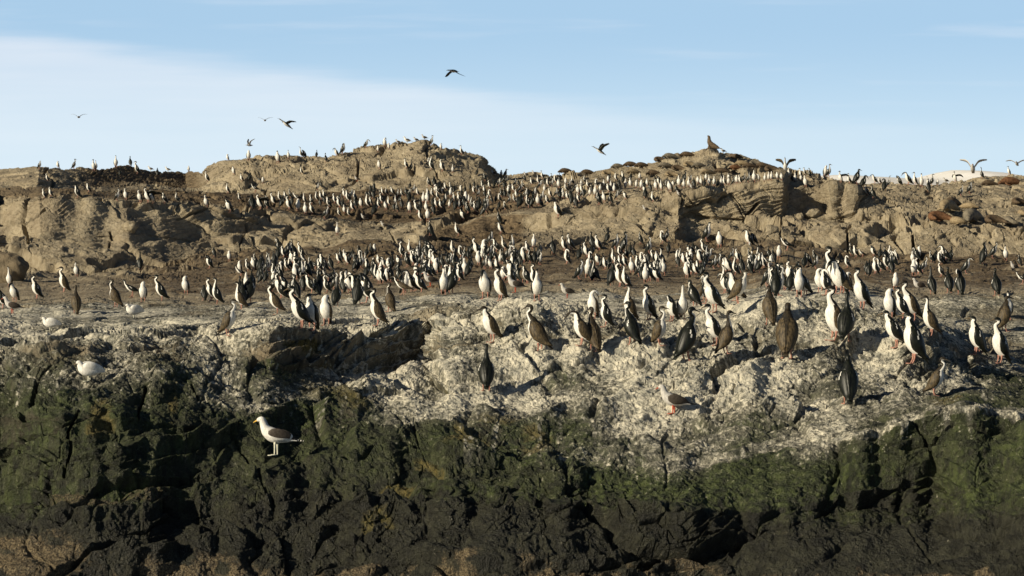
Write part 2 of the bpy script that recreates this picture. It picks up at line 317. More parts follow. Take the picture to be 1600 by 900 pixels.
mud = np.maximum(mud, sstep(10.8, 11.2, Kg) * (1 - sstep(13.9, 14.1, Kg)) * (1 - sstep(40, 110, np.abs(Uu - 745) + 25 * nz)) * .9)
mud = np.maximum(mud, sstep(15.1, 15.6, Kg) * sstep(70, 160, Uu) * (1 - sstep(300, 345, Uu)) * .6)  # left hill's face turned from the sun: its shade painted in mud colour
mud = np.maximum(mud, .55 * sstep(.2, .8, nz) * far)
och = np.zeros_like(D)
for cu, cv_, ru, rv in ((575, 630, 60, 26), (640, 615, 60, 22), (665, 727, 26, 9), (785, 655, 45, 10), (160, 655, 22, 30), (150, 670, 18, 16), (270, 625, 9, 30), (730, 690, 40, 22), (590, 822, 26, 22), (840, 680, 30, 20), (480, 545, 45, 16), (500, 600, 40, 25), (620, 760, 30, 10), (1480, 640, 30, 14)):
    och = np.maximum(och, blob(Uu, Vv, cu, cv_, ru, rv, .7) * sstep(-.3, .4, nz2 + .25))
COL1 = np.stack((guano, alg, mud, np.ones_like(D)), -1); COL2 = np.stack((och, wet, barn, np.ones_like(D)), -1)
# ------------------------------------------------------------------ materials
def newmat(name, rough=.8, spec=.3):
    m = bpy.data.materials.new(name); m.use_nodes = True
    b = m.node_tree.nodes['Principled BSDF']; b.inputs['Roughness'].default_value = rough
    b.inputs['Specular IOR Level'].default_value = spec
    return m, m.node_tree, b
def noise(t, vec, scale, detail=4, rough=.55, stretch=None):
    if stretch:
        mp = t.nodes.new('ShaderNodeMapping'); mp.inputs['Scale'].default_value = stretch; t.links.new(vec, mp.inputs[0]); vec = mp.outputs[0]
    n = t.nodes.new('ShaderNodeTexNoise'); n.inputs['Scale'].default_value = scale; n.inputs['Detail'].default_value = detail; n.inputs['Roughness'].default_value = rough
    t.links.new(vec, n.inputs['Vector']); return n.outputs[0]
rock, t, b = newmat('rock', .9, .35)
tcn = t.nodes.new('ShaderNodeTexCoord'); ov = tcn.outputs['Object']
a1 = t.nodes.new('ShaderNodeAttribute'); a1.attribute_name = 'cover'; s1 = t.nodes.new('ShaderNodeSeparateColor'); lk(t, a1.outputs['Color'], s1.inputs[0])
a2 = t.nodes.new('ShaderNodeAttribute'); a2.attribute_name = 'stain'; s2 = t.nodes.new('ShaderNodeSeparateColor'); lk(t, a2.outputs['Color'], s2.inputs[0])
nA = noise(t, ov, .6, 8, .6); nB = noise(t, ov, 5, 8, .65); nC = noise(t, ov, 22, 6, .7); nS = noise(t, ov, 7, 5, .6, (1.6, 1.6, .28)); nD = noise(t, ov, 55, 3, .6)
col = mixc(t, ramp(t, nA, (.32, .68)), (.280, .232, .162), (.415, .355, .250))
col = mixc(t, ramp(t, nB, (.36, .66)), mixc(t, 1.0, col, (.72, .70, .66), 'MULTIPLY'), col)
col = mixc(t, val(t, 'MULTIPLY', ramp(t, nC, (.52, .72)), .35), col, (.42, .36, .25))
mud_shade_c = mixc(t, ramp(t, nB, (.35, .65)), (.062, .044, .026), (.190, .140, .082))
col = mixc(t, ramp(t, val(t, 'ADD', s1.outputs[2], val(t, 'MULTIPLY', val(t, 'SUBTRACT', nB, .5), .5)), (.25, .7)), col, mud_shade_c)
# wet lower shore
wetc = mixc(t, ramp(t, nB, (.38, .62)), (.010, .010, .006), (.029, .029, .018))
wetc = mixc(t, val(t, 'MULTIPLY', ramp(t, nC, (.55, .72)), .5), wetc, (.105, .095, .065))
col = mixc(t, ramp(t, s2.outputs[1], (.1, .75)), col, wetc)
algc = mixc(t, ramp(t, nS, (.36, .66)), (.013, .019, .006), (.062, .078, .024))
algc = mixc(t, ramp(t, nA, (.40, .62)), algc, mixc(t, ramp(t, nB, (.4, .6)), (.012, .014, .006), (.046, .052, .022)))
algc = mixc(t, val(t, 'MULTIPLY', ramp(t, nC, (.53, .68)), .6), algc, (.150, .150, .095))
col = mixc(t, ramp(t, val(t, 'ADD', s1.outputs[1], val(t, 'MULTIPLY', val(t, 'SUBTRACT', nS, .5), .9)), (.2, .75)), col, algc)
ochc = mixc(t, ramp(t, nC, (.4, .6)), (.055, .050, .016), (.135, .108, .034))
col = mixc(t, ramp(t, val(t, 'ADD', s2.outputs[0], val(t, 'MULTIPLY', val(t, 'SUBTRACT', nB, .5), .8)), (.35, .8)), col, ochc)
brc = mixc(t, ramp(t, nD, (.4, .62)), (.045, .032, .018), (.21, .165, .095))
col = mixc(t, ramp(t, val(t, 'ADD', s2.outputs[2], val(t, 'MULTIPLY', val(t, 'SUBTRACT', nC, .5), 1.2)), (.3, .8)), col, brc)
# guano: splashes and vertical dribbles
gsum = val(t, 'ADD', val(t, 'MULTIPLY', val(t, 'SUBTRACT', nS, .5), 1.5), val(t, 'MULTIPLY', val(t, 'SUBTRACT', nC, .5), 1.7))
nV = noise(t, ov, 15, 5, .65, (1.5, 1.0, .16))
gsum = val(t, 'ADD', gsum, val(t, 'MULTIPLY', val(t, 'SUBTRACT', nD, .5), .5)); gsum = val(t, 'ADD', gsum, val(t, 'MULTIPLY', val(t, 'SUBTRACT', nV, .5), 1.5))
gm = ramp(t, val(t, 'ADD', val(t, 'MULTIPLY', s1.outputs[0], 1.25), gsum), (.42, 1.02))
guc = mixc(t, ramp(t, nB, (.35, .6)), (.32, .31, .26), (.70, .65, .52))
under = mixc(t, ramp(t, s1.outputs[0], (.15, .5)), col, mixc(t, ramp(t, nB, (.36, .64)), (.060, .060, .046), (.18, .170, .130)))
col = mixc(t, gm, under, guc)
lk(t, col, b.inputs['Base Color'])
rg = val(t, 'SUBTRACT', .92, val(t, 'MULTIPLY', s2.outputs[1], .46)); lk(t, rg, b.inputs['Roughness'])
hsum = val(t, 'ADD', val(t, 'MULTIPLY', nC, .5), val(t, 'MULTIPLY', nB, 1.1)); hsum = val(t, 'ADD', hsum, val(t, 'MULTIPLY', nD, .25)); hsum = val(t, 'ADD', hsum, val(t, 'MULTIPLY', nS, .5))
bp = t.nodes.new('ShaderNodeBump'); bp.inputs['Strength'].default_value = .9; bp.inputs['Distance'].default_value = .085
lk(t, hsum, bp.inputs['Height']); lk(t, bp.outputs[0], b.inputs['Normal'])

def plain(name, c1, c2, scale=30, rough=.6, spec=.3, bump=.0, stretch=None):
    m, t, b = newmat(name, rough, spec)
    tc_ = t.nodes.new('ShaderNodeTexCoord')
    n = noise(t, tc_.outputs['Object'], scale, 4, .6, stretch)
    lk(t, mixc(t, ramp(t, n, (.38, .62)), c1, c2), b.inputs['Base Color'])
    if bump:
        q = t.nodes.new('ShaderNodeBump'); q.inputs['Strength'].default_value = .6; q.inputs['Distance'].default_value = bump
        lk(t, n, q.inputs['Height']); lk(t, q.outputs[0], b.inputs['Normal'])
    return m
M = {}
M['black'] = plain('black_feathers', (.0035, .0045, .004), (.011, .013, .008), 45, .45, .3, .004, (1, 1, .4))
M['white'] = plain('white_feathers', (.62, .60, .55), (.80, .78, .72), 40, .8, .2, .003, (1, 1, .4))
M['brown'] = plain('brown_feathers', (.028, .021, .011), (.100, .073, .038), 50, .6, .3, .005, (1, 1, .35))
M['brownd'] = plain('dark_brown_feathers', (.010, .008, .005), (.035, .026, .014), 50, .6, .3, .004, (1, 1, .35))
M['pink'] = plain('pink_skin', (.28, .125, .095), (.42, .225, .165), 60, .6)
M['bill'] = plain('horn_bill', (.10, .075, .05), (.20, .15, .09), 60, .5)
M['billd'] = plain('dark_bill', (.03, .026, .022), (.07, .055, .04), 60, .5)
M['yellow'] = plain('yellow_bill', (.62, .36, .05), (.70, .44, .08), 60, .5)
M['red'] = plain('red_bill', (.36, .06, .03), (.45, .10, .05), 60, .5)
M['pale'] = plain('pale_leg_skin', (.50, .50, .40), (.62, .60, .48), 60, .6)
M['slate'] = plain('slate_feathers', (.045, .036, .028), (.075, .062, .050), 40, .7, .2, .003)
M['grey'] = plain('pale_grey_feathers', (.42, .40, .37), (.55, .53, .49), 40, .8, .2, .003)
M['ink'] = plain('eye', (.005, .005, .005), (.01, .01, .01), 10, .2)
M['fur_red'] = plain('reddish_fur', (.10, .048, .022), (.19, .095, .045), 9, .75, .3, .02)
M['fur_brown'] = plain('brown_fur', (.065, .045, .028), (.12, .085, .05), 9, .75, .3, .02)
M['fur_grey'] = plain('grey_fur', (.12, .105, .08), (.21, .18, .13), 9, .75, .3, .02)
M['fur_tan'] = plain('tan_fur', (.20, .15, .09), (.30, .235, .14), 9, .75, .3, .02)
M['snow'] = plain('snow', (.82, .80, .76), (.92, .90, .87), .002, .9)

# ------------------------------------------------------------------ the islet, split by ground
secs = [('shore_rock', 0, 5.0), ('guano_shelf', 5.0, 8.0), ('muddy_ground', 8.0, 11.0), ('rear_cliff', 11.0, 14.0), ('upper_ground', 14.0, 15.0), ('hill', 15.0, 20.0)]
land = []
P3 = np.stack((PX, PY, PZ), -1)
for nm, k0, k1 in secs:
    rr = np.where((KK >= k0 - 1e-6) & (KK <= k1 + 1e-6))[0]
    r0, r1_ = rr[0], rr[-1]
    if k1 < 20: r1_ += 0
    if k0 > 0: r0 -= 1
    sub = P3[r0:r1_ + 1]; nr = sub.shape[0]
    idx = np.arange(nr * nu).reshape(nr, nu)
    q = np.stack((idx[:-1, :-1], idx[:-1, 1:], idx[1:, 1:], idx[1:, :-1]), -1).reshape(-1, 4)
    me = mesh_np(nm, sub.reshape(-1, 3), q, [rock], None, False)
    for an, arr in (('cover', COL1), ('stain', COL2)):
        ca = me.color_attributes.new(an, 'FLOAT_COLOR', 'POINT'); ca.data.foreach_set('color', np.clip(arr[r0:r1_ + 1], 0, 1).astype(f32).reshape(-1))
    o = tag(ob(nm, me), kind='structure'); land.append(o)
del COL1, COL2

# sea to the horizon
seam, t, b = newmat('sea_water', .12, .5); b.inputs['Base Color'].default_value = (.012, .03, .04, 1)
tc_ = t.nodes.new('ShaderNodeTexCoord'); n = noise(t, tc_.outputs['Object'], .35, 8, .6); q = t.nodes.new('ShaderNodeBump'); q.inputs['Distance'].default_value = .5; q.inputs['Strength'].default_value = .7
lk(t, n, q.inputs['Height']); lk(t, q.outputs[0], b.inputs['Normal'])
S = 40000
me = mesh_np('sea', [(-S, -S, 0), (S, -S, 0), (S, S, 0), (-S, S, 0)], np.array([[0, 1, 2, 3]]), [seam]); tag(ob('sea', me), kind='structure')
# snow mountains across the channel
mx = np.linspace(-9000, 11000, 360); my = np.linspace(0, 1, 26)
MX, MY = np.meshgrid(mx, my)
dm = 17000
colm = 800 + MX / dm * F
rg_ = np.interp(colm, [-2000, 600, 1180, 1250, 1300, 1345, 1400, 1440, 1470, 1490, 1530, 1570, 1600, 1800, 3000], [0, 8, 8, 20, 30, 27, 24, 22, 30, 36, 35, 27, 24, 40, 10]) * dm / F
ridge = rg_ * np.sin(MY * math.pi) ** .8
ridge = ridge * (1 + .16 * fbm(MX / 900, MY * 3, MX * 0, 201, 4)) 
me = mesh_np('mountains', np.stack((MX, dm + (MY - .5) * 5000, ridge - 2), -1).reshape(-1, 3),
             np.array([[j * 360 + i, j * 360 + i + 1, (j + 1) * 360 + i + 1, (j + 1) * 360 + i] for j in range(25) for i in range(359)]), [M['snow']])
tag(ob('mountains', me), kind='structure')
bpy.context.view_layer.update()

def cast(o_, d_):
    best = None
    for L in land:
        ok, p, n_, _ = L.ray_cast(o_, d_)
        if ok and (best is None or (p - o_).length < (best - o_).length): best = p
    return best
EYE = Vector((0, 0, H))
def ground(u, v, tries=16):
    """the spot on the rock seen at that place; from a skyline it steps down to the crest"""
    for k in range(tries):
        p = cast(EYE, Vector(((u - 800) / F, 1, -(v + k - HZ) / F)).normalized())
        if p is not None and p.y < 175: break
    else: return None
    q_ = cast(Vector((p.x, p.y + .04, p.z + .5)), Vector((0, 0, -1)))
    if q_ is not None and abs(q_.z - p.z) < .4: p = q_
    return p

# ------------------------------------------------------------------ lofted bodies
def catmull(P, n):
    P = np.array(P, float); m = len(P)
    Q = np.vstack((2 * P[0] - P[1], P, 2 * P[-1] - P[-2]))
    t = np.linspace(0, m - 1, n); i = np.minimum(t.astype(int), m - 2); f = (t - i)[:, None]
    a, b_, c, d = Q[i], Q[i + 1], Q[i + 2], Q[i + 3]
    return .5 * (2 * b_ + (c - a) * f + (2 * a - 5 * b_ + 4 * c - d) * f ** 2 + (3 * b_ - a - 3 * c + d) * f ** 3), t
def frames(P, up):
    T = np.gradient(P, axis=0); T /= np.linalg.norm(T, axis=1, keepdims=True) + 1e-9
    Nn = []; u_ = np.array(up, float)
    for k in range(len(P)):
        u_ = u_ - T[k] * np.dot(u_, T[k]); u_ /= np.linalg.norm(u_) + 1e-9; Nn.append(u_.copy())
    Nn = np.array(Nn); return T, Nn, np.cross(T, Nn)
def loft(ctrl, n, seg, up, colfn=None):
    """ctrl rows: x, y, z, half width, half height. Returns verts, faces, face colours"""
    c, t = catmull(ctrl, n); P = c[:, :3]; wd = np.maximum(c[:, 3], .001); hh = np.maximum(c[:, 4], .001)
    T, Nn, B = frames(P, up)
    th = np.arange(seg) / seg * 2 * math.pi
    V = P[:, None, :] + np.cos(th)[None, :, None] * wd[:, None, None] * B[:, None, :] + np.sin(th)[None, :, None] * hh[:, None, None] * Nn[:, None, :]
    V = V.reshape(-1, 3); fs = []; fc = []
    for i in range(n - 1):
        for j in range(seg):
            k = (j + 1) % seg
            fs.append((i * seg + j, i * seg + k, (i + 1) * seg + k, (i + 1) * seg + j))
            fc.append(colfn((t[i] + t[i + 1]) / 2, math.sin(th[j] + math.pi / seg), math.cos(th[j] + math.pi / seg)) if colfn else 0)
    V = np.vstack((V, P[0], P[-1])); a, b_ = len(V) - 2, len(V) - 1
    for j in range(seg):
        k = (j + 1) % seg
        fs.append((a, k, j)); fc.append(fc[j] if colfn else 0)
        fs.append((b_, (n - 1) * seg + j, (n - 1) * seg + k)); fc.append(fc[(n - 2) * seg + j] if colfn else 0)
    return V, fs, fc
def join(parts):
    V = []; Fs = []; Fc = []; o_ = 0
    for v, f, c in parts:
        V.append(v); Fs += [tuple(i + o_ for i in q) for q in f]; Fc += list(c); o_ += len(v)
    return np.vstack(V), Fs, Fc
def prism(pts, thick, z=0):
    n = len(pts); V = [(x, y, z) for x, y in pts] + [(x, y, z + thick) for x, y in pts]
    f = [tuple(range(n))[::-1], tuple(range(n, 2 * n))] + [(i, (i + 1) % n, n + (i + 1) % n, n + i) for i in range(n)]
    return np.array(V), f, [0] * len(f)
# cormorant: tail tip -> rump -> belly -> breast -> shoulder -> neck -> head. (x, y, z, w, h)
TR = [(-.215, 0, .010, .034, .007), (-.172, 0, .062, .042, .014), (-.122, 0, .115, .064, .050), (-.068, 0, .178, .096, .086), (-.015, 0, .262, .112, .104), (.018, 0, .352, .102, .094), (.034, 0, .430, .062, .060)]
NK = {
 'tall':  [(.036, 0, .492, .044, .043), (.024, 0, .545, .031, .031), (.018, 0, .592, .027, .029), (.034, 0, .632, .029, .031), (.068, 0, .642, .028, .027), (.096, 0, .634, .016, .016), (.108, 0, .630, .009, .009)],
 'ess':   [(.068, 0, .486, .046, .045), (.086, 0, .528, .032, .033), (.044, 0, .562, .028, .030), (.036, 0, .602, .030, .031), (.080, 0, .616, .029, .028), (.108, 0, .608, .016, .016), (.120, 0, .604, .009, .009)],
 'up':    [(.036, 0, .50, .042, .042), (.036, 0, .56, .030, .030), (.040, 0, .62, .027, .027), (.050, 0, .668, .028, .029), (.074, 0, .690, .025, .025), (.092, 0, .704, .015, .015), (.10, 0, .71, .008, .008)],
 'short': [(.054, 0, .472, .054, .054), (.062, 0, .505, .040, .042), (.046, 0, .530, .033, .037), (.060, 0, .556, .032, .032), (.092, 0, .562, .028, .026), (.118, 0, .553, .015, .015), (.130, 0, .55, .008, .008)],
 'preen': [(.075, .0, .47, .052, .050), (.112, .015, .50, .036, .036), (.118, .035, .485, .026, .026), (.105, .055, .445, .025, .025), (.085, .065, .415, .024, .023), (.065, .068, .395, .014, .014), (.055, .07, .385, .007, .007)],
 'back':  [(.045, .0, .49, .052, .050), (.045, .03, .54, .036, .036), (.015, .062, .555, .026, .026), (-.022, .078, .53, .026, .026), (-.048, .084, .50, .024, .023), (-.062, .086, .475, .013, .013), (-.068, .086, .462, .007, .007)],
 'tuck':  [(.032, 0, .475, .070, .066), (.015, .01, .52, .050, .048), (-.012, .02, .535, .034, .032), (-.042, .03, .52, .030, .028), (-.066, .034, .50, .022, .02), (-.08, .036, .482, .013, .013), (-.088, .036, .472, .007, .007)],
 'bow':   [(.085, 0, .49, .042, .040), (.13, 0, .505, .030, .030), (.172, 0, .50, .025, .025), (.205, 0, .475, .025, .025), (.228, 0, .452, .024, .023), (.243, 0, .432, .013, .013), (.25, 0, .422, .007, .007)],
}
WALK = [(-.32, 0, .16, .030, .006), (-.265, 0, .185, .036, .010), (-.20, 0, .205, .046, .030), (-.13, 0, .225, .072, .058), (-.04, 0, .255, .085, .078), (.05, 0, .30, .078, .074), (.105, 0, .345, .056, .056)]
WNK = [(.15, 0, .385, .036, .036), (.18, 0, .43, .027, .027), (.185, 0, .475, .024, .024), (.205, 0, .51, .025, .025), (.235, 0, .518, .024, .023), (.262, 0, .51, .014, .014), (.276, 0, .505, .007, .007)]
FLY = [(-.40, 0, -.02, .050, .006), (-.33, 0, -.015, .042, .012), (-.25, 0, -.01, .046, .036), (-.15, 0, .0, .066, .058), (-.03, 0, .0, .078, .070), (.07, 0, .01, .066, .062), (.13, 0, .02, .046, .045)]
FNK = [(.19, 0, .028, .032, .032), (.25, 0, .028, .025, .026), (.31, 0, .026, .023, .024), (.355, 0, .03, .025, .025), (.385, 0, .03, .023, .022), (.41, 0, .025, .013, .013), (.422, 0, .022, .007, .007)]
def shag_col(t, s, c):
    # 0 dark, 1 white: white throat, fore-neck, breast and belly
    if t < 1.6: return 0
    if t < 2.6: return 1 if s < -.72 else 0
    if t < 3.4: return 1 if s < -.30 else 0
    if t < 6.2: return 1 if s < -.16 else 0
    if t < 9.2: return 1 if s < -.02 else 0
    if t < 10.0: return 1 if s < -.28 else 0
    return 1 if s < -.62 else 0
def dark_col(t, s, c):
    if 3 < t < 6.5 and s < -.85: return 1
    if 6.5 <= t < 9 and s < -.55: return 1
    return 0
def bill_at(ctrl, L=.078, hook=True, r=.0115):
    p0 = np.array(ctrl[-2][:3]); p1 = np.array(ctrl[-1][:3]); d = (p1 - p0) / np.linalg.norm(p1 - p0)
    pts = [(*(p0 + d * .002), r * 1.2, r * 1.3), (*(p1 + d * .01), r, r), (*(p1 + d * L * .6), r * .6, r * .65), (*(p1 + d * L * .9 + np.array([0, 0, -.001])), r * .5, r * .6), (*(p1 + d * L + np.array([0, 0, -.009 if hook else -.003])), r * .2, r * .2)]
    return loft(pts, 9, 8, (0, 0, 1))
def leg_mesh(x, y, z, fx=0.0):
    return loft([(x, y, z + .02, .017, .017), (x + .002, y, z * .6, .010, .011), (fx - .012, y, .016, .008, .009), (fx - .008, y, .004, .008, .008)], 8, 8, (1, 0, 0))
def foot_mesh(y, fx=0.0):
    return prism([(fx - .022, y - .006), (fx - .022, y + .006), (fx + .045, y + .036), (fx + .075, y + .016), (fx + .07, y - .004), (fx + .052, y - .026)], .009, -.001)
def wing_folded(ctrl, side, wb=True):
    """a folded wing: a thin curved shell lying over the flank and back from the shoulder to past the rump"""
    n = 20; m = 13; c, t = catmull(ctrl, 80); T, Nn, B = frames(c[:, :3], UP_); V = []; Fs = []; fc = []
    for i in range(n):
        f = i / (n - 1); k = 5.75 - f * 5.2; j = int(round(k / (len(ctrl) - 1) * 79))
        lo = R(np.interp(f, [0, .15, .45, .7, .88, 1], [20, -24, -44, -28, 10, 55])); hi = R(np.interp(f, [0, .2, .6, 1], [62, 82, 87, 84]))
        ww = max(c[j, 3], .05 - .012 * f); hh = max(c[j, 4], .034)
        edge = .009 if 0 < i < n - 1 else .003
        for sh in (1, 0):
            for q in range(m):
                th = lo + (hi - lo) * q / (m - 1); e = (edge * (.55 if q in (0, m - 1) else 1)) if sh else -.004
                V.append(c[j, :3] + B[j] * side * math.cos(th) * (ww + e) + Nn[j] * math.sin(th) * (hh + e))
    V = np.array(V)
    idx = lambda i, sh, q: i * 2 * m + (0 if sh else m) + q
    for i in range(n - 1):
        f = (i + .5) / (n - 1)
        for q in range(m - 1):
            Fs.append((idx(i, 1, q), idx(i, 1, q + 1), idx(i + 1, 1, q + 1), idx(i + 1, 1, q))); fc.append(1 if (wb and .12 < f < .32 and q == (6 if f < .22 else 5)) else 0)
            Fs.append((idx(i, 0, q), idx(i + 1, 0, q), idx(i + 1, 0, q + 1), idx(i, 0, q + 1))); fc.append(0)
        for q in (0, m - 1):
            Fs.append((idx(i, 1, q), idx(i + 1, 1, q), idx(i + 1, 0, q), idx(i, 0, q))); fc.append(0)
    for i in (0, n - 1):
        for q in range(m - 1): Fs.append((idx(i, 1, q), idx(i, 1, q + 1), idx(i, 0, q + 1), idx(i, 0, q))); fc.append(0)
    return V, Fs, fc
def wing_open(side, span=.52, rot=(0, 0, 0), root=(.02, .05, .42), chord=.17, lift=.25, sweep=-.06, cols=(0, 0), bend=.35):
    """an outstretched wing with separate primaries: a thin cambered blade"""
    n = 16; V = []; Fs = []; fc = []
    for i in range(n):
        f = i / (n - 1); y = f * span
        z = lift * (math.sin(f * math.pi * .9) * .35 + f * (1 - bend * f))* span * 1.6
        lead = .05 - .02 * f + sweep * 2 * max(0, f - .42) ** 1.2 * 1.6
        ch = chord * (1 - .12 * f) * (1 - max(0, f - .62) ** 2 * 3.2)
        if i % 2 and f > .6: ch *= .88
        for q, (a, th) in enumerate(((0, 0), (.25, .012), (.6, .008), (1, 0), (.6, -.002), (.25, -.006))):
            V.append((lead - a * ch, side * y, z + th * (1.2 - f)))
    for i in range(n - 1):
        for q in range(6):
            r_ = (q + 1) % 6; Fs.append((i * 6 + q, i * 6 + r_, i * 6 + 6 + r_, i * 6 + 6 + q)); fc.append(cols[1] if q in (3, 4, 5) else cols[0])
    Fs.append(tuple(range(6))); Fs.append(tuple(range((n - 1) * 6, n * 6))); fc += [0, 0]
    V = np.array(V); Rm = np.array(Matrix.Rotation(rot[0], 3, 'X') @ Matrix.Rotation(rot[1], 3, 'Y') @ Matrix.Rotation(rot[2], 3, 'Z'))
    V = V @ Rm.T + np.array([root[0], side * root[1], root[2]])
    return V, Fs, fc
def eye_mesh(p, r=.004):
    return loft([(p[0] - r, p[1], p[2], r * .3, r * .3), (p[0] - r * .5, p[1], p[2], r * .9, r * .9), (p[0] + r * .5, p[1], p[2], r * .9, r * .9), (p[0] + r, p[1], p[2], r * .3, r * .3)], 6, 6, (0, 0, 1))
UP_ = (-.7, 0, .7)
def shag_parts(pose, col):
    """dict name -> list of (mesh data, materials)"""
    global UP_
    dk = {'ad': M['black'], 'br': M['brownd'], 'dk': M['black'], 'bd': M['brownd']}[col]
    wm = {'ad': M['black'], 'br': M['brown'], 'dk': M['black'], 'bd': M['brownd']}[col]
    cf = shag_col if col in ('ad', 'br') else dark_col
    if pose == 'walk': ctrl = WALK + WNK; UP_ = (0, 0, 1)
    elif pose.startswith('fly'): ctrl = FLY + FNK; UP_ = (0, 0, 1)
    else:
        nk = NK['ess' if pose == 'wings' else pose]; nk = [(*nk[0][:3], nk[0][3] * .86, nk[0][4] * .88)] + [(x, y, z + (.018 if pose in ('tall', 'ess', 'up', 'wings') else 0), a * .86, b_ * .86) for x, y, z, a, b_ in nk[1:3]] + [(x, y, z + (.022 if pose in ('tall', 'ess', 'up', 'wings') else 0), a, b_) for x, y, z, a, b_ in nk[3:]]
        ctrl = TR + nk; UP_ = (-.8, 0, .5)
    if pose == 'bow': ctrl = [(x + z * .16 - .05, y, z * .93, a, b_) for x, y, z, a, b_ in TR] + NK['bow']
    P = [('body', loft(ctrl, 46, 22, UP_, cf), [dk, M['white']])]
    P.append(('bill', bill_at(ctrl), [M['bill'] if col == 'ad' else M['billd']]))
    for s in (1, -1):
        if pose == 'wings':
            P.append(('wing', wing_open(s, .42, (s * -.25, -.9, s * .25), (-.01, .05, .43), .18, .42), [wm, M['white']]))
        elif pose == 'flyd':
            P.append(('wing', wing_open(s, .60, (s * -.38, -.1, 0), (.05, .05, .03), .22, -.06, -.12), [wm]))
        elif pose == 'flyu':
            P.append(('wing', wing_open(s, .56, (s * .75, -.1, 0), (.05, .05, .03), .17, .2, -.10), [wm]))
        elif pose == 'flyf':
            P.append(('wing', wing_open(s, .58, (s * .10, -.05, 0), (.05, .05, .03), .16, .12, -.08), [wm]))
        else:
            P.append(('wing', wing_folded(ctrl, s, wb=(col in ('ad', 'dk', 'br'))), [wm, M['white'] if col != 'br' else M['slate']]))
        if not pose.startswith('fly'):
            z0 = .10 if pose != 'walk' else .18
            P.append(('leg', leg_mesh(-.03 if pose != 'walk' else -.05, s * .046, z0, (0 if pose != 'walk' else s * .035)), [M['pink']]))
            P.append(('leg/foot', foot_mesh(s * .046, (0 if pose != 'walk' else s * .035)), [M['pink']]))
    hc = ctrl[-3]
    for s in (1, -1): P.append(('eye', eye_mesh((hc[0], hc[1] + s * .0225, hc[2] + .004)), [M['ink']]))
    return P
def gull_parts(kind):
    global UP_
    UP_ = (0, 0, 1)
    bodym, wm, bm, lm = {'kelp': (M['white'], M['slate'], M['yellow'], M['pale']), 'dolphin': (M['grey'], M['slate'], M['red'], M['red']), 'sheath': (M['white'], M['white'], M['bill'], M['pale']), 'greyg': (M['grey'], M['slate'], M['billd'], M['billd'])}[kind]
    lg = 0 if kind in ('kelp',) else -.035
    ctrl = [(-.27, 0, .175, .030, .008), (-.22, 0, .182, .036, .014), (-.15, 0, .20, .055, .045), (-.06, 0, .225, .082, .078), (.03, 0, .25, .090, .090), (.10, 0, .30, .072, .076), (.135, 0, .355, .050, .054), (.150, 0, .405, .043, .046), (.172, 0, .440, .042, .042), (.200, 0, .442, .034, .032), (.222, 0, .434, .018, .018), (.23, 0, .43, .009, .009)]
    if kind == 'sheath':
        ctrl = [(-.25, 0, .17, .030, .008), (-.20, 0, .178, .04, .018), (-.13, 0, .19, .07, .058), (-.05, 0, .20, .09, .09), (.03, 0, .21, .095, .098), (.09, 0, .235, .082, .085), (.125, 0, .275, .056, .056), (.140, 0, .305, .045, .045), (.158, 0, .322, .038, .038), (.178, 0, .32, .028, .027), (.192, 0, .312, .015, .015), (.198, 0, .308, .009, .009)]
    ctrl = [(x, y, z + lg, a, b_) for x, y, z, a, b_ in ctrl]
    P = [('body', loft(ctrl, 44, 22, UP_), [bodym]), ('bill', bill_at(ctrl, .045 if kind != 'sheath' else .025, True, .011), [bm])]
    for s in (1, -1):
        pts = [(.095, s * .062, .292 + lg, .008, .016), (.065, s * .078, .278 + lg, .016, .058), (-.01, s * .084, .262 + lg, .020, .080), (-.09, s * .074, .246 + lg, .018, .070), (-.17, s * .050, .228 + lg, .014, .046), (-.215, s * .03, .208 + lg, .010, .020), (-.25, s * .016, .20 + lg, .008, .012)]
        P.append(('wing', loft(pts, 26, 14, UP_, (lambda t, a, c: 1 if ((a < -.62 and t < 4.6) or (4.0 < t < 4.6)) else 0) if kind in ('kelp',) else None), [wm, M['white']]))
        if kind != 'sheath':
            tip = [(-.20, s * .026, .200 + lg, .009, .016), (-.26, s * .012, .186 + lg, .008, .013), (-.32, s * -.004, .176 + lg, .006, .009), (-.365, s * -.012, .170 + lg, .003, .004)]
            P.append(('wing/wing_tip', loft(tip, 16, 8, UP_, lambda t, a, c: 1 if int(t * 4.5) % 3 == 2 and kind == 'kelp' else 0), [M['black'], M['white']]))
        P.append(('leg', leg_mesh(-.01 + s * .018, s * .030, .145 + lg, .005 + s * .02), [lm]))
        P.append(('leg/foot', foot_mesh(s * .030, .005 + s * .02), [lm]))
        P.append(('eye', eye_mesh((.186 if kind != 'sheath' else .166, s * .036, ctrl[-4][2] + .006)), [M['ink']]))
    return P
def gullfly_parts(up):
    global UP_
    UP_ = (0, 0, 1)
    ctrl = [(-.24, 0, 0, .045, .006), (-.17, 0, 0, .045, .025), (-.08, 0, 0, .06, .055), (.03, 0, 0, .066, .062), (.12, 0, .01, .045, .046), (.17, 0, .018, .034, .036), (.205, 0, .022, .03, .03), (.23, 0, .016, .014, .014), (.236, 0, .014, .007, .007)]
    P = [('body', loft(ctrl, 30, 16, UP_), [M['grey']]), ('bill', bill_at(ctrl, .04, True, .008), [M['red']])]
    for s in (1, -1):
        P.append(('wing', wing_open(s, .50, (s * (.62 if up else .12), -.05, 0), (.06, .04, .02), .13, .18, -.12, (0, 1)), [M['slate'], M['grey']]))
    return P
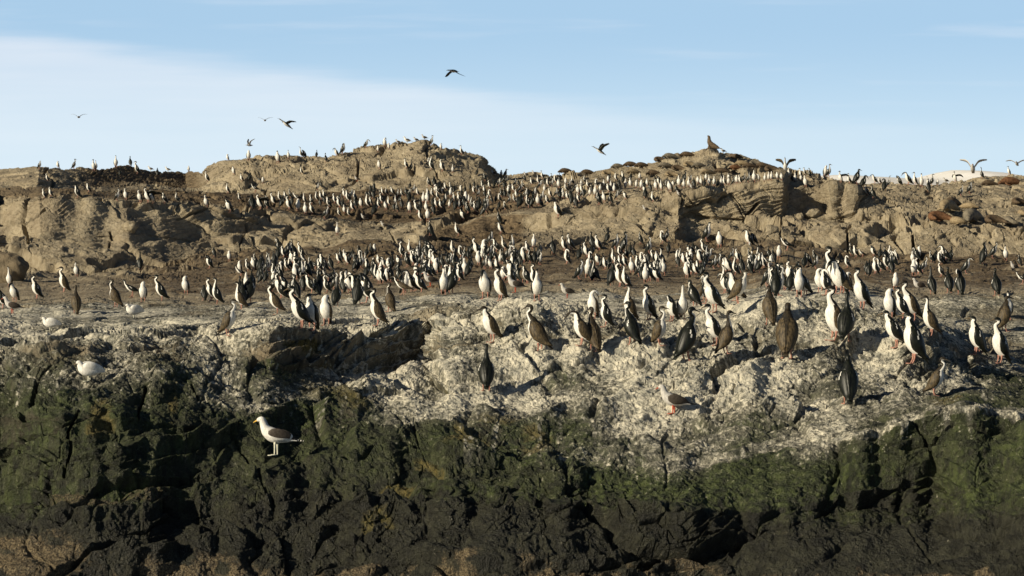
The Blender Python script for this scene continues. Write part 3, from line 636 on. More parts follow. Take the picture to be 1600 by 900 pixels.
# ------------------------------------------------------------------ prototypes: meshes are shared, objects are one per bird
PROTO = {}
def proto(key):
    if key in PROTO: return PROTO[key]
    kind = key[0]
    if kind == 'shag': parts = shag_parts(key[1], key[2])
    elif kind == 'gull': parts = gull_parts(key[1])
    else: parts = gullfly_parts(key[1])
    out = []
    for nm, (V, Fs, fc), mats in parts:
        out.append((nm, mesh_np(nm.split('/')[-1], V, Fs, mats, fc), (V, Fs, fc, mats)))
    # whole bird in one mesh, for the small ones
    mats = []; PV = []
    for nm, me, (V, Fs, fc, mm) in out:
        if nm == 'eye': continue
        mp = []
        for m in mm:
            if m not in mats: mats.append(m)
            mp.append(mats.index(m))
        PV.append((V, Fs, [mp[c] for c in fc]))
    V, Fs, fc = join(PV)
    zt = V[:, 2].max() - min(0, V[:, 2].min())
    PROTO[key] = (out, mesh_np(kind, V, Fs, mats, fc), (V, Fs, fc, mats), zt)
    return PROTO[key]
KINDN = {'shag': 'cormorant', 'gull': 'gull', 'gfly': 'gull'}
def place(key, p, rz, s, label, cat, group, detail=2, name=None, tilt=0):
    parts, whole, _, _ = proto(key)
    name = name or KINDN[key[0]]
    if detail == 0:
        o = ob(name, whole); 
    else:
        o = bpy.data.objects.new(name, None); C.objects.link(o); last = {}
        for nm, me, _ in parts:
            if nm == 'eye' and detail < 2: continue
            c = bpy.data.objects.new(nm.split('/')[-1], me); C.objects.link(c)
            if '/' in nm: c.parent = last[nm.split('/')[0]]
            else: c.parent = o; last[nm] = c
    o.location = p; o.rotation_euler = (0, tilt, rz); o.scale = (s, s, s)
    tag(o, label, cat, group); return o

# ------------------------------------------------------------------ the colony: where each bird stands
# crop origin, crop scale, then x,y of the feet, height, pose letter.
# L/R facing left/right toward us, l/r turned away, F front, B back, P preening, T head tucked, W wings half open, H walking
TILES = """
A 0 220 5.922: 365,265,80,R 533,255,45,T 685,262,95,R 865,298,110,F 885,250,85,F 1070,240,110,F 1205,240,95,B 1265,310,120,L 435,375,75,L 405,535,75,L 465,520,60,L 712,535,125,L 815,480,90,L 1085,565,120,R 1160,550,120,F 1295,580,135,F 1365,625,150,W 1410,580,140,W 1520,600,110,L 1455,330,80,B 1110,330,80,B
B 270 200 5.922: 145,400,50,T 315,500,110,L 560,445,85,F 505,275,45,T 700,310,100,T 970,345,120,F 1068,290,85,F 1185,300,100,L 1215,265,80,P 1190,435,75,L 1330,270,50,B 1415,320,85,B 1510,250,75,P 1575,245,105,R 635,510,80,L 710,530,110,B 800,510,60,H 505,605,100,L 615,680,65,L 310,740,130,F 520,785,130,P 35,700,85,L 760,600,90,H 805,760,150,W 935,720,130,L 985,680,100,L 1070,765,140,L 1150,690,100,H 1225,800,130,F 1215,690,90,L 1340,580,70,R 1330,680,100,L 1405,840,130,R 1400,700,90,B 1440,740,110,L 1495,700,100,L 1535,740,120,L 1585,800,80,F 1585,650,100,L
C 540 200 5.922: 190,190,80,R 298,225,55,T 360,190,90,F 398,200,50,T 795,165,95,R 880,205,50,F 1070,255,90,L 1440,450,50,T 1478,465,85,R 308,385,90,F 558,395,100,L 605,400,115,r 785,415,140,L 770,350,70,L 890,405,125,L 990,420,60,F 1215,445,65,B 20,690,120,L 50,650,90,R 85,680,110,L 60,780,110,L 140,740,100,F 200,740,140,L 230,600,60,B 255,660,90,B 305,740,110,L 265,820,150,B 340,620,80,L 370,760,90,F 330,700,100,L 430,620,80,L 460,710,80,F 520,640,80,L 520,750,90,B 560,640,90,B 590,680,90,B 630,600,80,R 665,640,80,L 660,780,130,L 690,860,110,L 720,700,120,F 745,780,120,F 760,895,130,F 760,620,70,L 800,640,90,L 820,560,100,B 860,580,80,B 880,750,100,L 850,660,90,L 925,690,80,F 900,620,70,L 960,740,70,F 970,640,90,F 1020,760,130,B 1000,670,70,F 1050,700,110,L 1100,740,110,B 1105,600,80,B 1140,690,70,F 1200,790,120,L 1230,640,80,R 1235,770,140,B 1300,740,120,R 1265,560,80,L 1330,560,80,L 1330,650,80,L 1080,880,110,P 1420,550,80,R 1440,640,90,B 1470,560,90,B 1510,650,90,B 1550,590,70,L 1560,690,70,L 1390,690,80,B 1420,895,120,B 1420,760,60,B
D 800 200 5.922: 10,700,90,R 40,650,90,L 75,745,150,B 100,560,80,L 125,660,110,R 20,560,70,L 60,540,70,B 150,640,90,B 180,540,60,L 210,640,90,R 240,520,70,L 260,580,80,R 240,720,130,F 280,680,100,R 300,600,80,F 330,540,70,L 350,640,90,L 370,540,80,R 410,640,90,R 400,510,80,L 430,560,90,F 470,660,110,F 440,500,60,B 500,590,80,L 530,560,80,R 540,670,100,B 560,530,60,L 590,740,130,B 610,620,110,F 640,560,70,F 670,640,100,B 700,560,80,L 720,640,80,F 740,600,60,B 770,640,130,F 780,560,80,L 815,600,80,F 850,690,120,W 850,560,80,F 890,600,90,L 915,560,70,F 945,600,100,F 960,500,50,L 1045,670,80,P 990,560,60,B 1050,560,100,F 1095,550,100,F 1100,480,60,B 1150,560,80,F 1160,590,40,H 1180,480,70,F 1195,570,100,F 1235,665,130,B 1280,580,90,B 1250,540,60,F 1330,575,110,F 1380,580,110,F 1460,600,120,F 1490,550,60,F 1545,550,120,F 1590,560,80,F 1430,570,60,B 420,870,160,L
E 1060 200 5.922: 45,545,80,F 95,550,90,F 145,560,100,B 180,520,60,F 210,535,100,F 255,510,80,F 285,540,70,F 330,540,100,F 395,540,60,F 400,480,50,B 425,530,90,L 465,530,80,F 510,530,80,R 540,520,90,F 570,515,90,L 650,505,80,R 700,508,125,F 740,500,60,F 800,505,50,F 835,500,80,F 860,495,60,F 915,480,60,F 955,490,60,F 1020,490,50,F 1050,495,50,B 1080,495,40,F 1130,460,70,L 1175,560,120,F 1170,440,70,L 1215,465,90,B 1360,460,110,F 1395,460,120,R 1500,510,110,W 1580,520,70,L 1135,500,60,F
F 1330 220 5.922: 50,405,145,r 115,440,120,r 145,515,110,L 205,550,140,B 215,390,85,P 265,400,60,P 350,420,110,R 310,470,120,B 445,410,105,P 525,410,120,L 590,410,120,L 650,430,130,F 610,410,80,L 710,380,70,L 750,400,110,R 715,495,130,B 800,420,60,F 960,385,100,W 1210,350,110,B 1020,520,110,R 1100,490,110,R 1460,325,85,L
G 0 340 5.922: 60,390,60,B 85,640,200,F 15,840,190,L 130,780,185,F 330,750,230,L 580,690,240,Lb 700,890,260,Bb 705,550,150,F 1065,830,270,l 1210,740,140,H 1320,780,170,T 1490,770,250,L 1295,480,170,B
H 270 340 5.922: 330,475,130,P 380,370,100,B 520,410,100,T 120,710,160,T 290,770,120,B 400,800,250,L 345,770,130,L 690,500,90,L 740,490,130,F 625,850,220,Lb 700,790,260,B 680,700,220,F 620,560,70,H 830,460,90,B 890,490,170,R 860,600,120,B 930,560,90,L 1050,370,150,r 1120,370,180,B 1130,450,140,L 1050,490,110,L 1195,560,160,R 1390,500,180,L 960,890,290,Lb 970,700,140,L 1090,740,220,R 1030,740,200,P 1280,700,150,L 1350,710,150,B 1520,165,130,F 1310,480,100,H 1510,820,220,B 1570,650,90,L 1430,600,100,H 1590,400,90,W
h 320 440 5: 185,445,290,Rb 750,370,340,L 830,385,290,F 945,340,240,Tb 1340,350,300,Lb
I 540 340 5.922: 30,700,230,W 180,790,280,L 400,870,250,Bb 150,470,130,R 195,370,90,B 10,440,100,L 200,500,100,L 250,560,140,B 350,470,110,P 510,370,160,L 430,480,130,B 660,350,150,R 690,380,110,B 755,400,170,B 620,440,140,L 490,600,160,B 380,600,90,T 520,720,160,Hb 640,680,240,Lb 780,180,150,B 710,520,120,R 790,550,160,L 820,460,130,L 905,710,260,F 980,620,160,L 1100,530,160,F 1040,180,140,L 990,340,140,L 1060,370,110,P 1000,480,130,B 940,440,100,B 1290,745,280,F 1420,770,320,Lb 1340,480,90,P 1430,430,110,F 1225,370,200,L 1290,420,160,B 1340,260,140,R 1390,320,130,L 1470,300,130,L 1500,410,170,R 1545,300,150,R 1540,470,150,L 1560,580,130,L 1500,600,90,H 1430,150,110,P 1330,370,120,R
J 800 340 5.922: 200,290,150,F 140,330,120,L 30,370,120,L 100,420,150,P 210,420,140,B 60,600,180,B 230,770,270,F 190,640,180,L 380,340,160,B 480,310,150,L 500,430,140,L 540,300,160,L 530,260,120,L 690,370,160,L 745,300,170,B 800,310,160,L 700,560,190,T 790,440,110,P 885,230,140,B 960,290,150,R 1040,330,200,r 1190,250,120,B 1275,330,160,R 1390,240,120,P 1435,220,130,r 1450,330,90,B 990,640,240,Lb 1110,520,150,F 900,470,120,B 1000,460,110,L 1060,380,110,B 1200,440,120,P 1270,590,190,L 1340,430,130,P 1330,540,120,L 1400,535,160,F 1590,450,130,L
M 640 460 5: 640,390,290,Lb 1010,440,380,lb 1430,480,350,Bb 1330,420,270,Pb 600,780,370,B 1430,190,170,P 1520,260,230,L
N 960 460 5: 110,200,280,L 260,200,280,L 130,390,340,B 370,405,310,Rb 530,190,190,F 440,210,130,P 570,520,420,r 780,400,330,L 880,480,340,rb 1210,250,300,Bb 1350,520,440,Bb
K 1060 340 5.922: 270,230,180,R 380,280,170,F 640,260,150,L 700,250,110,P 245,340,160,L 1000,310,130,H 100,350,100,P 60,450,110,L 110,530,150,L 185,520,130,L 240,410,140,R 330,470,110,R 470,520,170,L 520,530,180,L 545,410,130,L 660,330,60,F 690,430,120,B 700,500,150,R 820,450,110,H 880,420,150,B 1200,450,130,P 1430,660,400,L 1560,470,90,L 830,640,230,R 940,720,300,R 1170,720,290,L 1020,600,150,L 1040,680,110,B 420,700,170,L 200,800,290,Rb 330,870,380,L 560,790,320,Rb 1570,690,100,T 1310,690,200,P 1520,700,330,lb
O 1280 460 5: 100,370,430,Lb 210,370,390,B 550,190,240,T 600,420,300,L 730,220,330,Lb 870,340,320,Lb 720,550,400,L 650,190,170,L 230,860,390,B 910,790,310,Rb 1210,470,300,L 1260,460,210,B 1400,540,360,L 1460,290,280,r 1480,200,170,F 330,110,330,L
P 1330 340 5.922: 40,370,120,L 100,370,80,H 270,380,130,B 355,380,130,F 215,520,140,L 325,490,170,P 570,430,130,F 615,530,170,L 775,420,140,r 870,400,150,P 830,550,130,L 820,440,120,L 1070,520,150,R 1230,430,200,r 1310,380,160,R 1430,405,150,F 1560,450,110,B 1350,730,230,B 750,710,170,B 910,695,170,B 1010,715,240,B 410,670,130,T 1580,620,80,H
"""
birds = []
for ln in TILES.strip().splitlines():
    hd, body = ln.split(':'); _, x0, y0, k = hd.split(); x0, y0, k = float(x0), float(y0), float(k)
    for e_ in body.split():
        x, y, h, c = e_.split(','); birds.append([x0 + float(x) / k, y0 + float(y) / k, float(h) / k, c])
# the packed parts: birds squeezed in beside the noted ones, overlapping them
rf = random.Random(21)
src = list(birds)
def near_fill(n, cond, hs):
    c_ = [q for q in src if cond(q[0], q[1])]
    for _ in range(n):
        q = rf.choice(c_); birds.append([q[0] + rf.choice((-1, 1)) * rf.uniform(5, 13), q[1] + rf.uniform(-7, 5), q[2] * rf.uniform(*hs), rf.choice('lBBLPRrBTL')])
near_fill(230, lambda u, v: 400 < u < 1250 and 282 < v < 336, (.75, 1.0))
near_fill(260, lambda u, v: 380 < u < 1290 and 398 < v < 445, (.75, 1.0))
near_fill(26, lambda u, v: 1330 < u < 1560 and 398 < v < 440, (.8, 1.0))
near_fill(46, lambda u, v: (340 < u < 720 or 950 < u < 1320) and 445 < v < 478, (.8, 1.0))
n0 = len(birds)
near_fill(90, lambda u, v: 400 < u < 1250 and 290 < v < 336, (.8, 1.05))
near_fill(120, lambda u, v: 400 < u < 1290 and 398 < v < 445, (.85, 1.05))
for q in birds[n0:]: q[3] = rf.choice('BBlrlP')
# drop a bird noted twice where two sheets overlap
keep = []
for b_ in birds:
    if not any(abs(b_[0] - c[0]) < 4 and abs(b_[1] - c[1]) < 6 and abs(b_[2] - c[2]) < 14 for c in keep): keep.append(b_)
birds = keep
rb = random.Random(5)
def choose(b_):
    c = b_[3]; br = c.endswith('b'); c = c[0]; near = b_[2] > 42
    col = 'br' if br else 'ad'
    pose = rb.choice(['tall', 'ess', 'ess', 'ess', 'short', 'ess', 'tall', 'short', 'up' if not near else 'ess', 'bow' if not near else 'short', 'back' if not near else 'ess', 'ess' if not near else 'bow', 'ess' if not near else 'preen'])
    if b_[1] > 440 and not br and rb.random() < .05: col = 'br'
    if b_[2] > 52 and pose in ('bow', 'preen'): pose = 'ess'
    if c == 'L': rz = 180 + rb.uniform(-4, 30)
    elif c == 'R': rz = -rb.uniform(5, 40)
    elif c == 'l': rz = 180 - rb.uniform(15, 40)
    elif c == 'r': rz = rb.uniform(20, 55)
    elif c == 'F': rz = 262 + rb.uniform(-28, 22)
    elif c == 'B': rz = 90 + rb.uniform(-30, 45)
    elif c == 'P': pose = rb.choice(['preen', 'back', 'bow']); rz = 180 + rb.uniform(-10, 60)
    elif c == 'T': pose = 'tuck'; rz = 255 + rb.uniform(-35, 25)
    elif c == 'W': pose = 'wings'; rz = 180 + rb.uniform(25, 60)
    elif c == 'H': pose = 'walk'; rz = 180 + rb.uniform(-15, 25)
    else: rz = 200
    return pose, col, rz, c
birds.sort(key=lambda q: -q[2])
BIG = 296
ORD = ['first', 'second', 'third', 'fourth', 'fifth', 'sixth', 'seventh', 'eighth', 'ninth', 'tenth', 'eleventh', 'twelfth', 'thirteenth', 'fourteenth', 'fifteenth', 'sixteenth', 'seventeenth', 'eighteenth', 'nineteenth', 'twentieth']
def ordn(i):
    if i < 20: return ORD[i]
    return ['twenty', 'thirty', 'forty', 'fifty'][(i + 1) // 10 - 2] + ('-' + ORD[(i + 1) % 10 - 1] if (i + 1) % 10 else 'th')
def zone(u, v):
    if v < 262 and 500 < u < 770: return 'on the summit hill crest'
    if v < 300:
        if u < 330: return 'on the left skyline ridge'
        if u < 500: return 'on the hill shoulder at left'
        if u < 765: return 'on the face of the summit hill'
        if u < 1070: return 'at the back of the central crowd'
        if u < 1240: return 'under the sea lion mound'
        return 'on the right skyline'
    if v < 352:
        if u < 270: return 'on the ledge above the left cliff'
        if u < 440: return 'on the dark ground left of the crowd'
        if u < 600: return 'in the left end of the upper crowd'
        if u < 780: return 'in the crowd under the summit hill'
        if u < 1010: return 'in the middle of the upper crowd'
        return 'near the top of the right cliff'
    if v < 372 and 500 < u < 900: return 'on the bare slope between two crowds'
    if v < 432:
        if u < 330: return 'under the left cliff'
        if u < 560: return 'at the foot of the middle cliff'
        if u < 700: return 'at the left rear of the lower crowd'
        if u < 860: return 'at the centre rear of the lower crowd'
        if u < 1060: return 'on nest mounds under the middle cliff'
        if u < 1330: return 'below the shaded cliff recess'
        return 'on the mud flat at right'
    if v < 478:
        if u < 300: return 'on the bare brown ground at left'
        if u < 560: return 'in the lower left group'
        if u < 760: return 'at the edge of the lower crowd'
        if u < 1000: return 'on the stony flat at centre'
        if u < 1330: return 'behind the white rock shelf'
        return 'on the right flat'
    if u < 640: return 'on the left edge of the shelf'
    if u < 940: return 'beside the step in the white rock'
    if u < 1260: return 'on the white rock shelf'
    return 'on the rocks at right'
POSE = {'L': 'facing left', 'R': 'facing right', 'l': 'turned away left', 'r': 'turned away right', 'F': 'with white front', 'B': 'seen from behind', 'P': 'preening', 'T': 'with head tucked in', 'W': 'with half-open wings', 'H': 'leaning forward'}
EXPL = [
 (760, 616, 'black cormorant seen from behind, alone in front on the pale rock slope'),
 (1323, 632, 'black cormorant seen from behind, lowest of the birds on the right rocks'),
 (1462, 618, 'cormorant with white belly and dark head, lowest at right on pale rocks'),
 (357, 529, 'brown-winged cormorant alone at the left cliff edge, belly to the right'),
 (486, 517, 'plump cormorant with all-white front at the left shelf edge'),
 (470, 514, 'slim black-backed cormorant just left of the plump white-fronted one'),
 (508, 508, 'broad brown-backed cormorant with tucked head right of the white-fronted one'),
 (588, 510, 'brown-backed cormorant standing alone at the edge above the dark step'),
 (768, 538, 'slim brown cormorant standing in front of the rock step, above the lone black one'),
 (842, 548, 'dark brown long-necked cormorant standing between the rock step and pale slope'),
 (926, 556, 'wide brown cormorant seen from behind with tail on the pale rock'),
 (906, 544, 'cormorant bending forward just left of the wide brown one'),
 (1074, 564, 'large black cormorant turned away, centre of the white shelf'),
 (1136, 556, 'dark brown-backed cormorant turned away, beside a black-backed one facing left'),
 (1116, 540, 'black-backed cormorant with pink feet facing left, behind the brown-backed one'),
 (1034, 541, 'white-fronted cormorant with brown wings leaning right on the pale shelf'),
 (986, 538, 'dark cormorant seen from behind at the left end of the white shelf'),
 (1230, 564, 'large brown cormorant seen squarely from behind, tail on the rock'),
 (1202, 510, 'dark brown cormorant from behind, above the large brown one'),
 (1300, 534, 'large brown-backed cormorant facing left with its long white belly edge'),
 (1322, 534, 'dark cormorant from behind, touching the large brown-backed one'),
 (1424, 570, 'tall black-backed cormorant with pink feet facing left on the right rocks'),
 (1400, 544, 'black-backed cormorant with arched neck facing left, behind the tall one'),
 (1454, 528, 'brown-backed cormorant standing on the dark rocks at the right group edge'),
 (1426, 504, 'brown-backed cormorant with bill raised in the right group'),
 (1522, 554, 'left one of the two black-backed cormorants standing on the right-hand flat'),
 (1560, 568, 'right one of the two black-backed cormorants standing on the right-hand flat'),
 (1572, 518, 'black-backed cormorant turned away to the right at the right edge of the flat'),
 (1390, 498, 'plump white cormorant with tucked head at the back of the right group'),
 (1346, 482, 'tall cormorant facing left with a long white belly, above the right rocks'),
 (1302, 452, 'tallest cormorant standing up high, upper neck black, above the white shelf'),
 (1258, 462, 'cormorant with glossy dark wings leaning forward on top of the white shelf'),
]
indiv = birds[:BIG]; rest = birds[BIG:]
info = []
for b_ in indiv:
    pose, col, rz, c = choose(b_); info.append([b_, pose, col, rz, c, None])
used_i = set()
for (u, v, l) in EXPL:
    best = min((i for i in range(len(info)) if i not in used_i), key=lambda i: (info[i][0][0] - u) ** 2 + (info[i][0][1] - v) ** 2)
    d_ = math.hypot(info[best][0][0] - u, info[best][0][1] - v)
    if d_ < 14: info[best][5] = l; used_i.add(best)
    else: print('NO MATCH', l, d_)
grp = {}
for it in info:
    if it[5]: continue
    b_ = it[0]; z_ = zone(b_[0], b_[1])
    hue = 'brown' if it[2] in ('br', 'bd') else ('black' if it[4] in ('B', 'l', 'r', 'T', 'P', 'W') else '')
    if it[4] == 'F': hue = ''
    grp.setdefault((hue, it[4], z_), []).append(it)
for (hue, c, z_), L_ in grp.items():
    L_.sort(key=lambda q: q[0][0])
    for i, it in enumerate(L_):
        base_ = (hue + ' ' if hue else '') + 'cormorant ' + POSE[c] + ' ' + z_
        it[5] = base_ if len(L_) == 1 else base_ + ', ' + ordn(i) + ' from left'
        if len(it[5].split()) > 16: it[5] = it[5].replace(hue + ' cormorant', 'cormorant', 1).replace(' at the centre rear', ' at the rear')
nfail = 0
def world_scale(key, p, hp):
    zt = proto(key)[3]; s = hp * p.y / F / zt
    return s
sc_log = []
for b_, pose, col, rz, c, label in info:
    p = ground(b_[0], b_[1])
    if p is None: nfail += 1; print('FAIL', b_); continue
    key = ('shag', pose, col); s = world_scale(key, p, b_[2]); sc_log.append((round(s, 2), round(b_[0]), round(b_[1]), round(p.y)))
    s = min(max(s, .72), 1.18 if pose in ('bow', 'preen', 'tuck') else 1.5)
    det = 2 if b_[2] > 55 else (1 if b_[2] > 17 else 0)
    place(key, p - Vector((0, 0, .008)), R(rz), s, label, 'cormorant', 'cormorants standing on the islet', det, tilt=R(rb.uniform(-7, 9)) if pose not in ('walk',) else 0)
print('scales', sorted(sc_log)[:12], sorted(sc_log)[-25:], 'fails', nfail)
PV = []; smats = []
for b_ in rest:
    pose, col, rz, c = choose(b_); p = ground(b_[0], b_[1])
    if p is None: continue
    key = ('shag', pose, col); V, Fs, fc, mm = proto(key)[2]
    s = min(max(world_scale(key, p, b_[2]), .6), 1.3)
    a = R(rz); Rm = np.array([[math.cos(a), -math.sin(a), 0], [math.sin(a), math.cos(a), 0], [0, 0, 1]])
    mp = []
    for m in mm:
        if m not in smats: smats.append(m)
        mp.append(smats.index(m))
    PV.append((V @ Rm.T * s + np.array(p), Fs, [mp[q] for q in fc]))
V, Fs, fc = join(PV)
print('stuff birds', len(PV), 'verts', len(V))
tag(ob('distant_cormorants', mesh_np('distant_cormorants', V, Fs, smats, fc)), 'crowd of tiny black and white cormorants filling the far ground below the hills', 'cormorant crowd', None, 'stuff')

# ------------------------------------------------------------------ gulls and sheathbills on the rock
GUL = [
 ('kelp', 430, 716, 61, 188, 'large white gull with dark slate wings and yellow bill on the dark lower rock', 'gull'),
 ('dolphin', 1052, 648, 46, 188, 'grey gull with red bill and red legs on the pale rock slope', 'gull'),
 ('sheath', 138, 597, 33, 200, 'plump white bird resting at the edge of the green cliff, lowest at left', 'white bird'),
 ('sheath', 78, 518, 22, 192, 'white bird crouching on the grey shelf at far left', 'white bird'),
 ('sheath', 208, 497, 23, 215, 'pale bird walking on the grey shelf, head turned down', 'white bird'),
 ('dolphin', 18, 490, 27, 190, 'grey gull with red feet standing at the left edge among cormorants', 'gull'),
 ('dolphin', 672, 449, 24, 200, 'grey gull between brown cormorants at the edge of the lower crowd', 'gull'),
 ('dolphin', 805, 457, 28, 200, 'grey gull right of the brown-backed cormorant on the stony flat', 'gull'),
 ('dolphin', 886, 466, 23, 205, 'small grey gull alone on the stony flat at centre', 'gull'),
 ('greyg', 1436, 456, 19, 200, 'pale grey gull on the dark mud flat at right', 'gull'),
 ('greyg', 1585, 424, 16, 210, 'pale grey gull at the right edge below the cliff', 'gull'),
 ('greyg', 600, 358, 12, 195, 'small grey gull on the bare slope beneath the upper crowd', 'gull'),
 ('greyg', 569, 345, 11, 195, 'small grey gull at the lower left edge of the upper crowd', 'gull'),
 ('greyg', 1009, 333, 11, 195, 'small grey gull on the tan rock beneath the upper crowd', 'gull'),
 ('greyg', 1062, 313, 10, 195, 'small dark gull on the rim of the right cliff', 'gull'),
 ('greyg', 1082, 298, 8, 195, 'tiny grey gull at the front of the white-fronted row', 'gull'),
 ('kelp', 235, 258, 9, 182, 'gull on the left skyline ridge, left one of two', 'gull'),
 ('kelp', 262, 259, 9, 185, 'gull on the left skyline ridge, right one of two', 'gull'),
 ('greyg', 622, 230, 7, 182, 'small dark gull on the summit crest, leftmost there', 'gull'),
 ('kelp', 636, 224, 12, 184, 'white-bodied gull on the summit crest', 'gull'),
 ('greyg', 650, 222, 8, 184, 'dark gull on the summit crest right of the white one', 'gull'),
 ('greyg', 663, 217, 9, 184, 'gull perched on the highest knob of the summit', 'gull'),
 ('greyg', 772, 275, 10, 184, 'gull on the skyline where the summit hill meets the crowd', 'gull'),
 ('greyg', 822, 277, 6, 184, 'gull on the skyline behind the crowd, left one of two', 'gull'),
 ('greyg', 835, 276, 6, 184, 'gull on the skyline behind the crowd, right one of two', 'gull'),
 ('greyg', 1130, 238, 5, 184, 'tiny gull just right of the sea lion on the mound top', 'gull'),
 ('greyg', 1478, 285, 9, 200, 'gull on the right skyline among cormorants', 'gull'),
 ('dolphin', 558, 284, 9, 200, 'grey gull on the face of the summit hill', 'gull'),
]
for kd_, u, v, hp, rz, lab, cat in GUL:
    p = ground(u, v)
    if p is None: print('GFAIL', lab); continue
    key = ('gull', kd_); s = min(max(world_scale(key, p, hp), .6), 1.5)
    if kd_ == 'kelp' and hp > 50: p = p + Vector((0, 0, .03))
    place(key, p - Vector((0, 0, .004)), R(rz), s, lab, cat, 'gulls and white birds on the rock', 2 if hp > 20 else (1 if hp > 12 else 0), 'sheathbill' if kd_ == 'sheath' else 'gull')
# ------------------------------------------------------------------ birds in the air
AIR = [
 (('shag', 'flyd', 'ad'), 708, 111, 33, 232, 0, 'cormorant flying high over the island with wings bent down', 'cormorant'),
 (('shag', 'flyu', 'ad'), 937, 236, 27, 200, -28, 'cormorant flying left with wings raised, low over the crowd', 'cormorant'),
 (('shag', 'flyf', 'ad'), 447, 194, 30, 214, -30, 'cormorant flying with tail down above the left hill, beside a gull', 'cormorant'),
 (('gfly', 0), 414, 188, 25, 262, 0, 'small gull gliding with level wings, left of the flying cormorant', 'gull'),
 (('gfly', 1), 390, 227, 15, 215, 0, 'small gull flapping just above the shoulder of the hill', 'gull'),
 (('gfly', 0), 123, 183, 27, 262, 0, 'faint pale gull gliding far off at upper left', 'gull'),
 (('gfly', 1), 1520, 264, 42, 258, -30, 'gull landing on the right skyline with wings raised in a V', 'gull'),
 (('shag', 'flyu', 'br'), 1227, 260, 32, 262, -45, 'bird with long wings raised in a V behind the white-fronted row', 'cormorant'),
 (('gfly', 0), 1589, 256, 36, 250, -20, 'gull hovering with wings spread at the right edge', 'gull'),
]
for key, u, v, wp, rz, tl, lab, cat in AIR:
    y = 138.0 if v > 215 else 110.0
    V = proto(key)[2][0]; a = R(rz); span_ = (V[:, 0] * math.cos(a) - V[:, 1] * math.sin(a)); span_ = span_.max() - span_.min()
    s = wp * y / F / span_
    p = Vector(((u - 800) / F * y, y, H - (v - HZ) * y / F))
    place(key, p, R(rz), s, lab, cat, 'birds in flight', 1, tilt=R(tl))

# ------------------------------------------------------------------ sea lions
def lion_parts(pose):
    global UP_
    UP_ = (0, 0, 1)
    if pose == 'flat':
        c = [(-.98, .10, .07, .05, .03), (-.85, .08, .10, .10, .08), (-.62, .04, .17, .17, .15), (-.3, 0, .25, .25, .23), (.05, -.02, .29, .29, .27), (.36, 0, .29, .27, .26), (.60, .05, .24, .19, .19), (.78, .11, .18, .135, .135), (.90, .16, .15, .11, .11), (1.0, .20, .12, .07, .065), (1.04, .215, .11, .04, .035)]
    elif pose == 'curl':
        c = [(-.70, .55, .07, .05, .03), (-.70, .42, .10, .10, .08), (-.60, .22, .17, .17, .15), (-.36, .02, .25, .25, .23), (-.02, -.08, .30, .29, .28), (.30, -.02, .30, .27, .26), (.50, .16, .25, .20, .19), (.56, .36, .20, .14, .14), (.52, .50, .17, .115, .11), (.46, .60, .14, .075, .065), (.44, .64, .13, .04, .035)]
    else:  # sitting up, nose raised
        c = [(-.75, .08, .07, .05, .03), (-.64, .06, .10, .10, .08), (-.46, .03, .17, .17, .15), (-.20, 0, .26, .23, .23), (.04, 0, .40, .235, .23), (.18, 0, .60, .20, .20), (.22, 0, .80, .15, .15), (.22, 0, .95, .12, .125), (.25, 0, 1.05, .11, .11), (.33, 0, 1.11, .065, .06), (.365, 0, 1.13, .04, .035)]
    P = [('body', loft(c, 44, 24, UP_), [])]
    for s in (1, -1):
        cx_, cy_, cz_ = c[6][:3] if pose != 'sit' else (.10, 0, .42)
        if pose == 'sit': pts = [(.14, s * .17, .45, .07, .08), (.17, s * .26, .26, .06, .05), (.22, s * .31, .08, .08, .03), (.33, s * .36, .02, .07, .015), (.42, s * .38, .01, .03, .01)]
        else: pts = [(cx_ - .12, cy_ + s * .16, .16, .07, .06), (cx_ - .14, cy_ + s * .30, .08, .08, .03), (cx_ - .22, cy_ + s * .42, .035, .07, .018), (cx_ - .32, cy_ + s * .48, .02, .03, .01)]
        P.append(('fore_flipper', loft(pts, 14, 10, UP_), []))
        e0 = np.array(c[1][:3]); e1 = np.array(c[0][:3]); dd = (e1 - e0) / np.linalg.norm(e1 - e0); sd_ = np.array([-dd[1], dd[0], 0]) * s
        P.append(('hind_flipper', loft([(*(e0 + sd_ * .05), .05, .04), (*(e1 + sd_ * .07), .06, .025), (*(e1 + dd * .16 + sd_ * .12), .06, .012), (*(e1 + dd * .25 + sd_ * .15), .02, .008)], 12, 8, UP_), []))
    return P
LPROTO = {p_: lion_parts(p_) for p_ in ('flat', 'curl', 'sit')}
LM = {}
def lion(pose, fur, u, v, wpx, rz, lab, grp_='sea lions lying on the right-hand rocks', sq=1.0):
    p = ground(u, v)
    if p is None: print('LFAIL', lab); return
    if pose == 'flat': rz += (52 if v > 300 else 16) * (1 if rz > 90 else -1)
    parts = LPROTO[pose]; V = parts[0][1][0]; a = R(rz); ex = V[:, 0] * math.cos(a) - V[:, 1] * math.sin(a); ex = ex.max() - ex.min()
    if pose == 'sit': ex *= 1
    s = min(max(wpx * p.y / F / ex, .45), 1.15)
    r_ = bpy.data.objects.new('sea_lion', None); C.objects.link(r_)
    for i, (nm, (V, Fs, fc), _) in enumerate(parts):
        k = (pose, fur, i)
        if k not in LM: LM[k] = mesh_np(nm, V, Fs, [M['fur_' + fur]])
        c = bpy.data.objects.new(nm, LM[k]); C.objects.link(c); c.parent = r_
    r_.location = p - Vector((0, 0, .02 * s)); r_.rotation_euler = (0, 0, R(rz)); r_.scale = (s, s, s * sq)
    tag(r_, lab, 'sea lion', grp_)
G2 = 'sea lions lying on the rock mound'
lion('curl', 'red', 1466, 350, 42, 200, 'reddish-brown sea lion lying leftmost and lowest on the right-hand rocks')
lion('curl', 'tan', 1494, 352, 27, 300, 'tan sea lion curled beside the reddish-brown leftmost one')
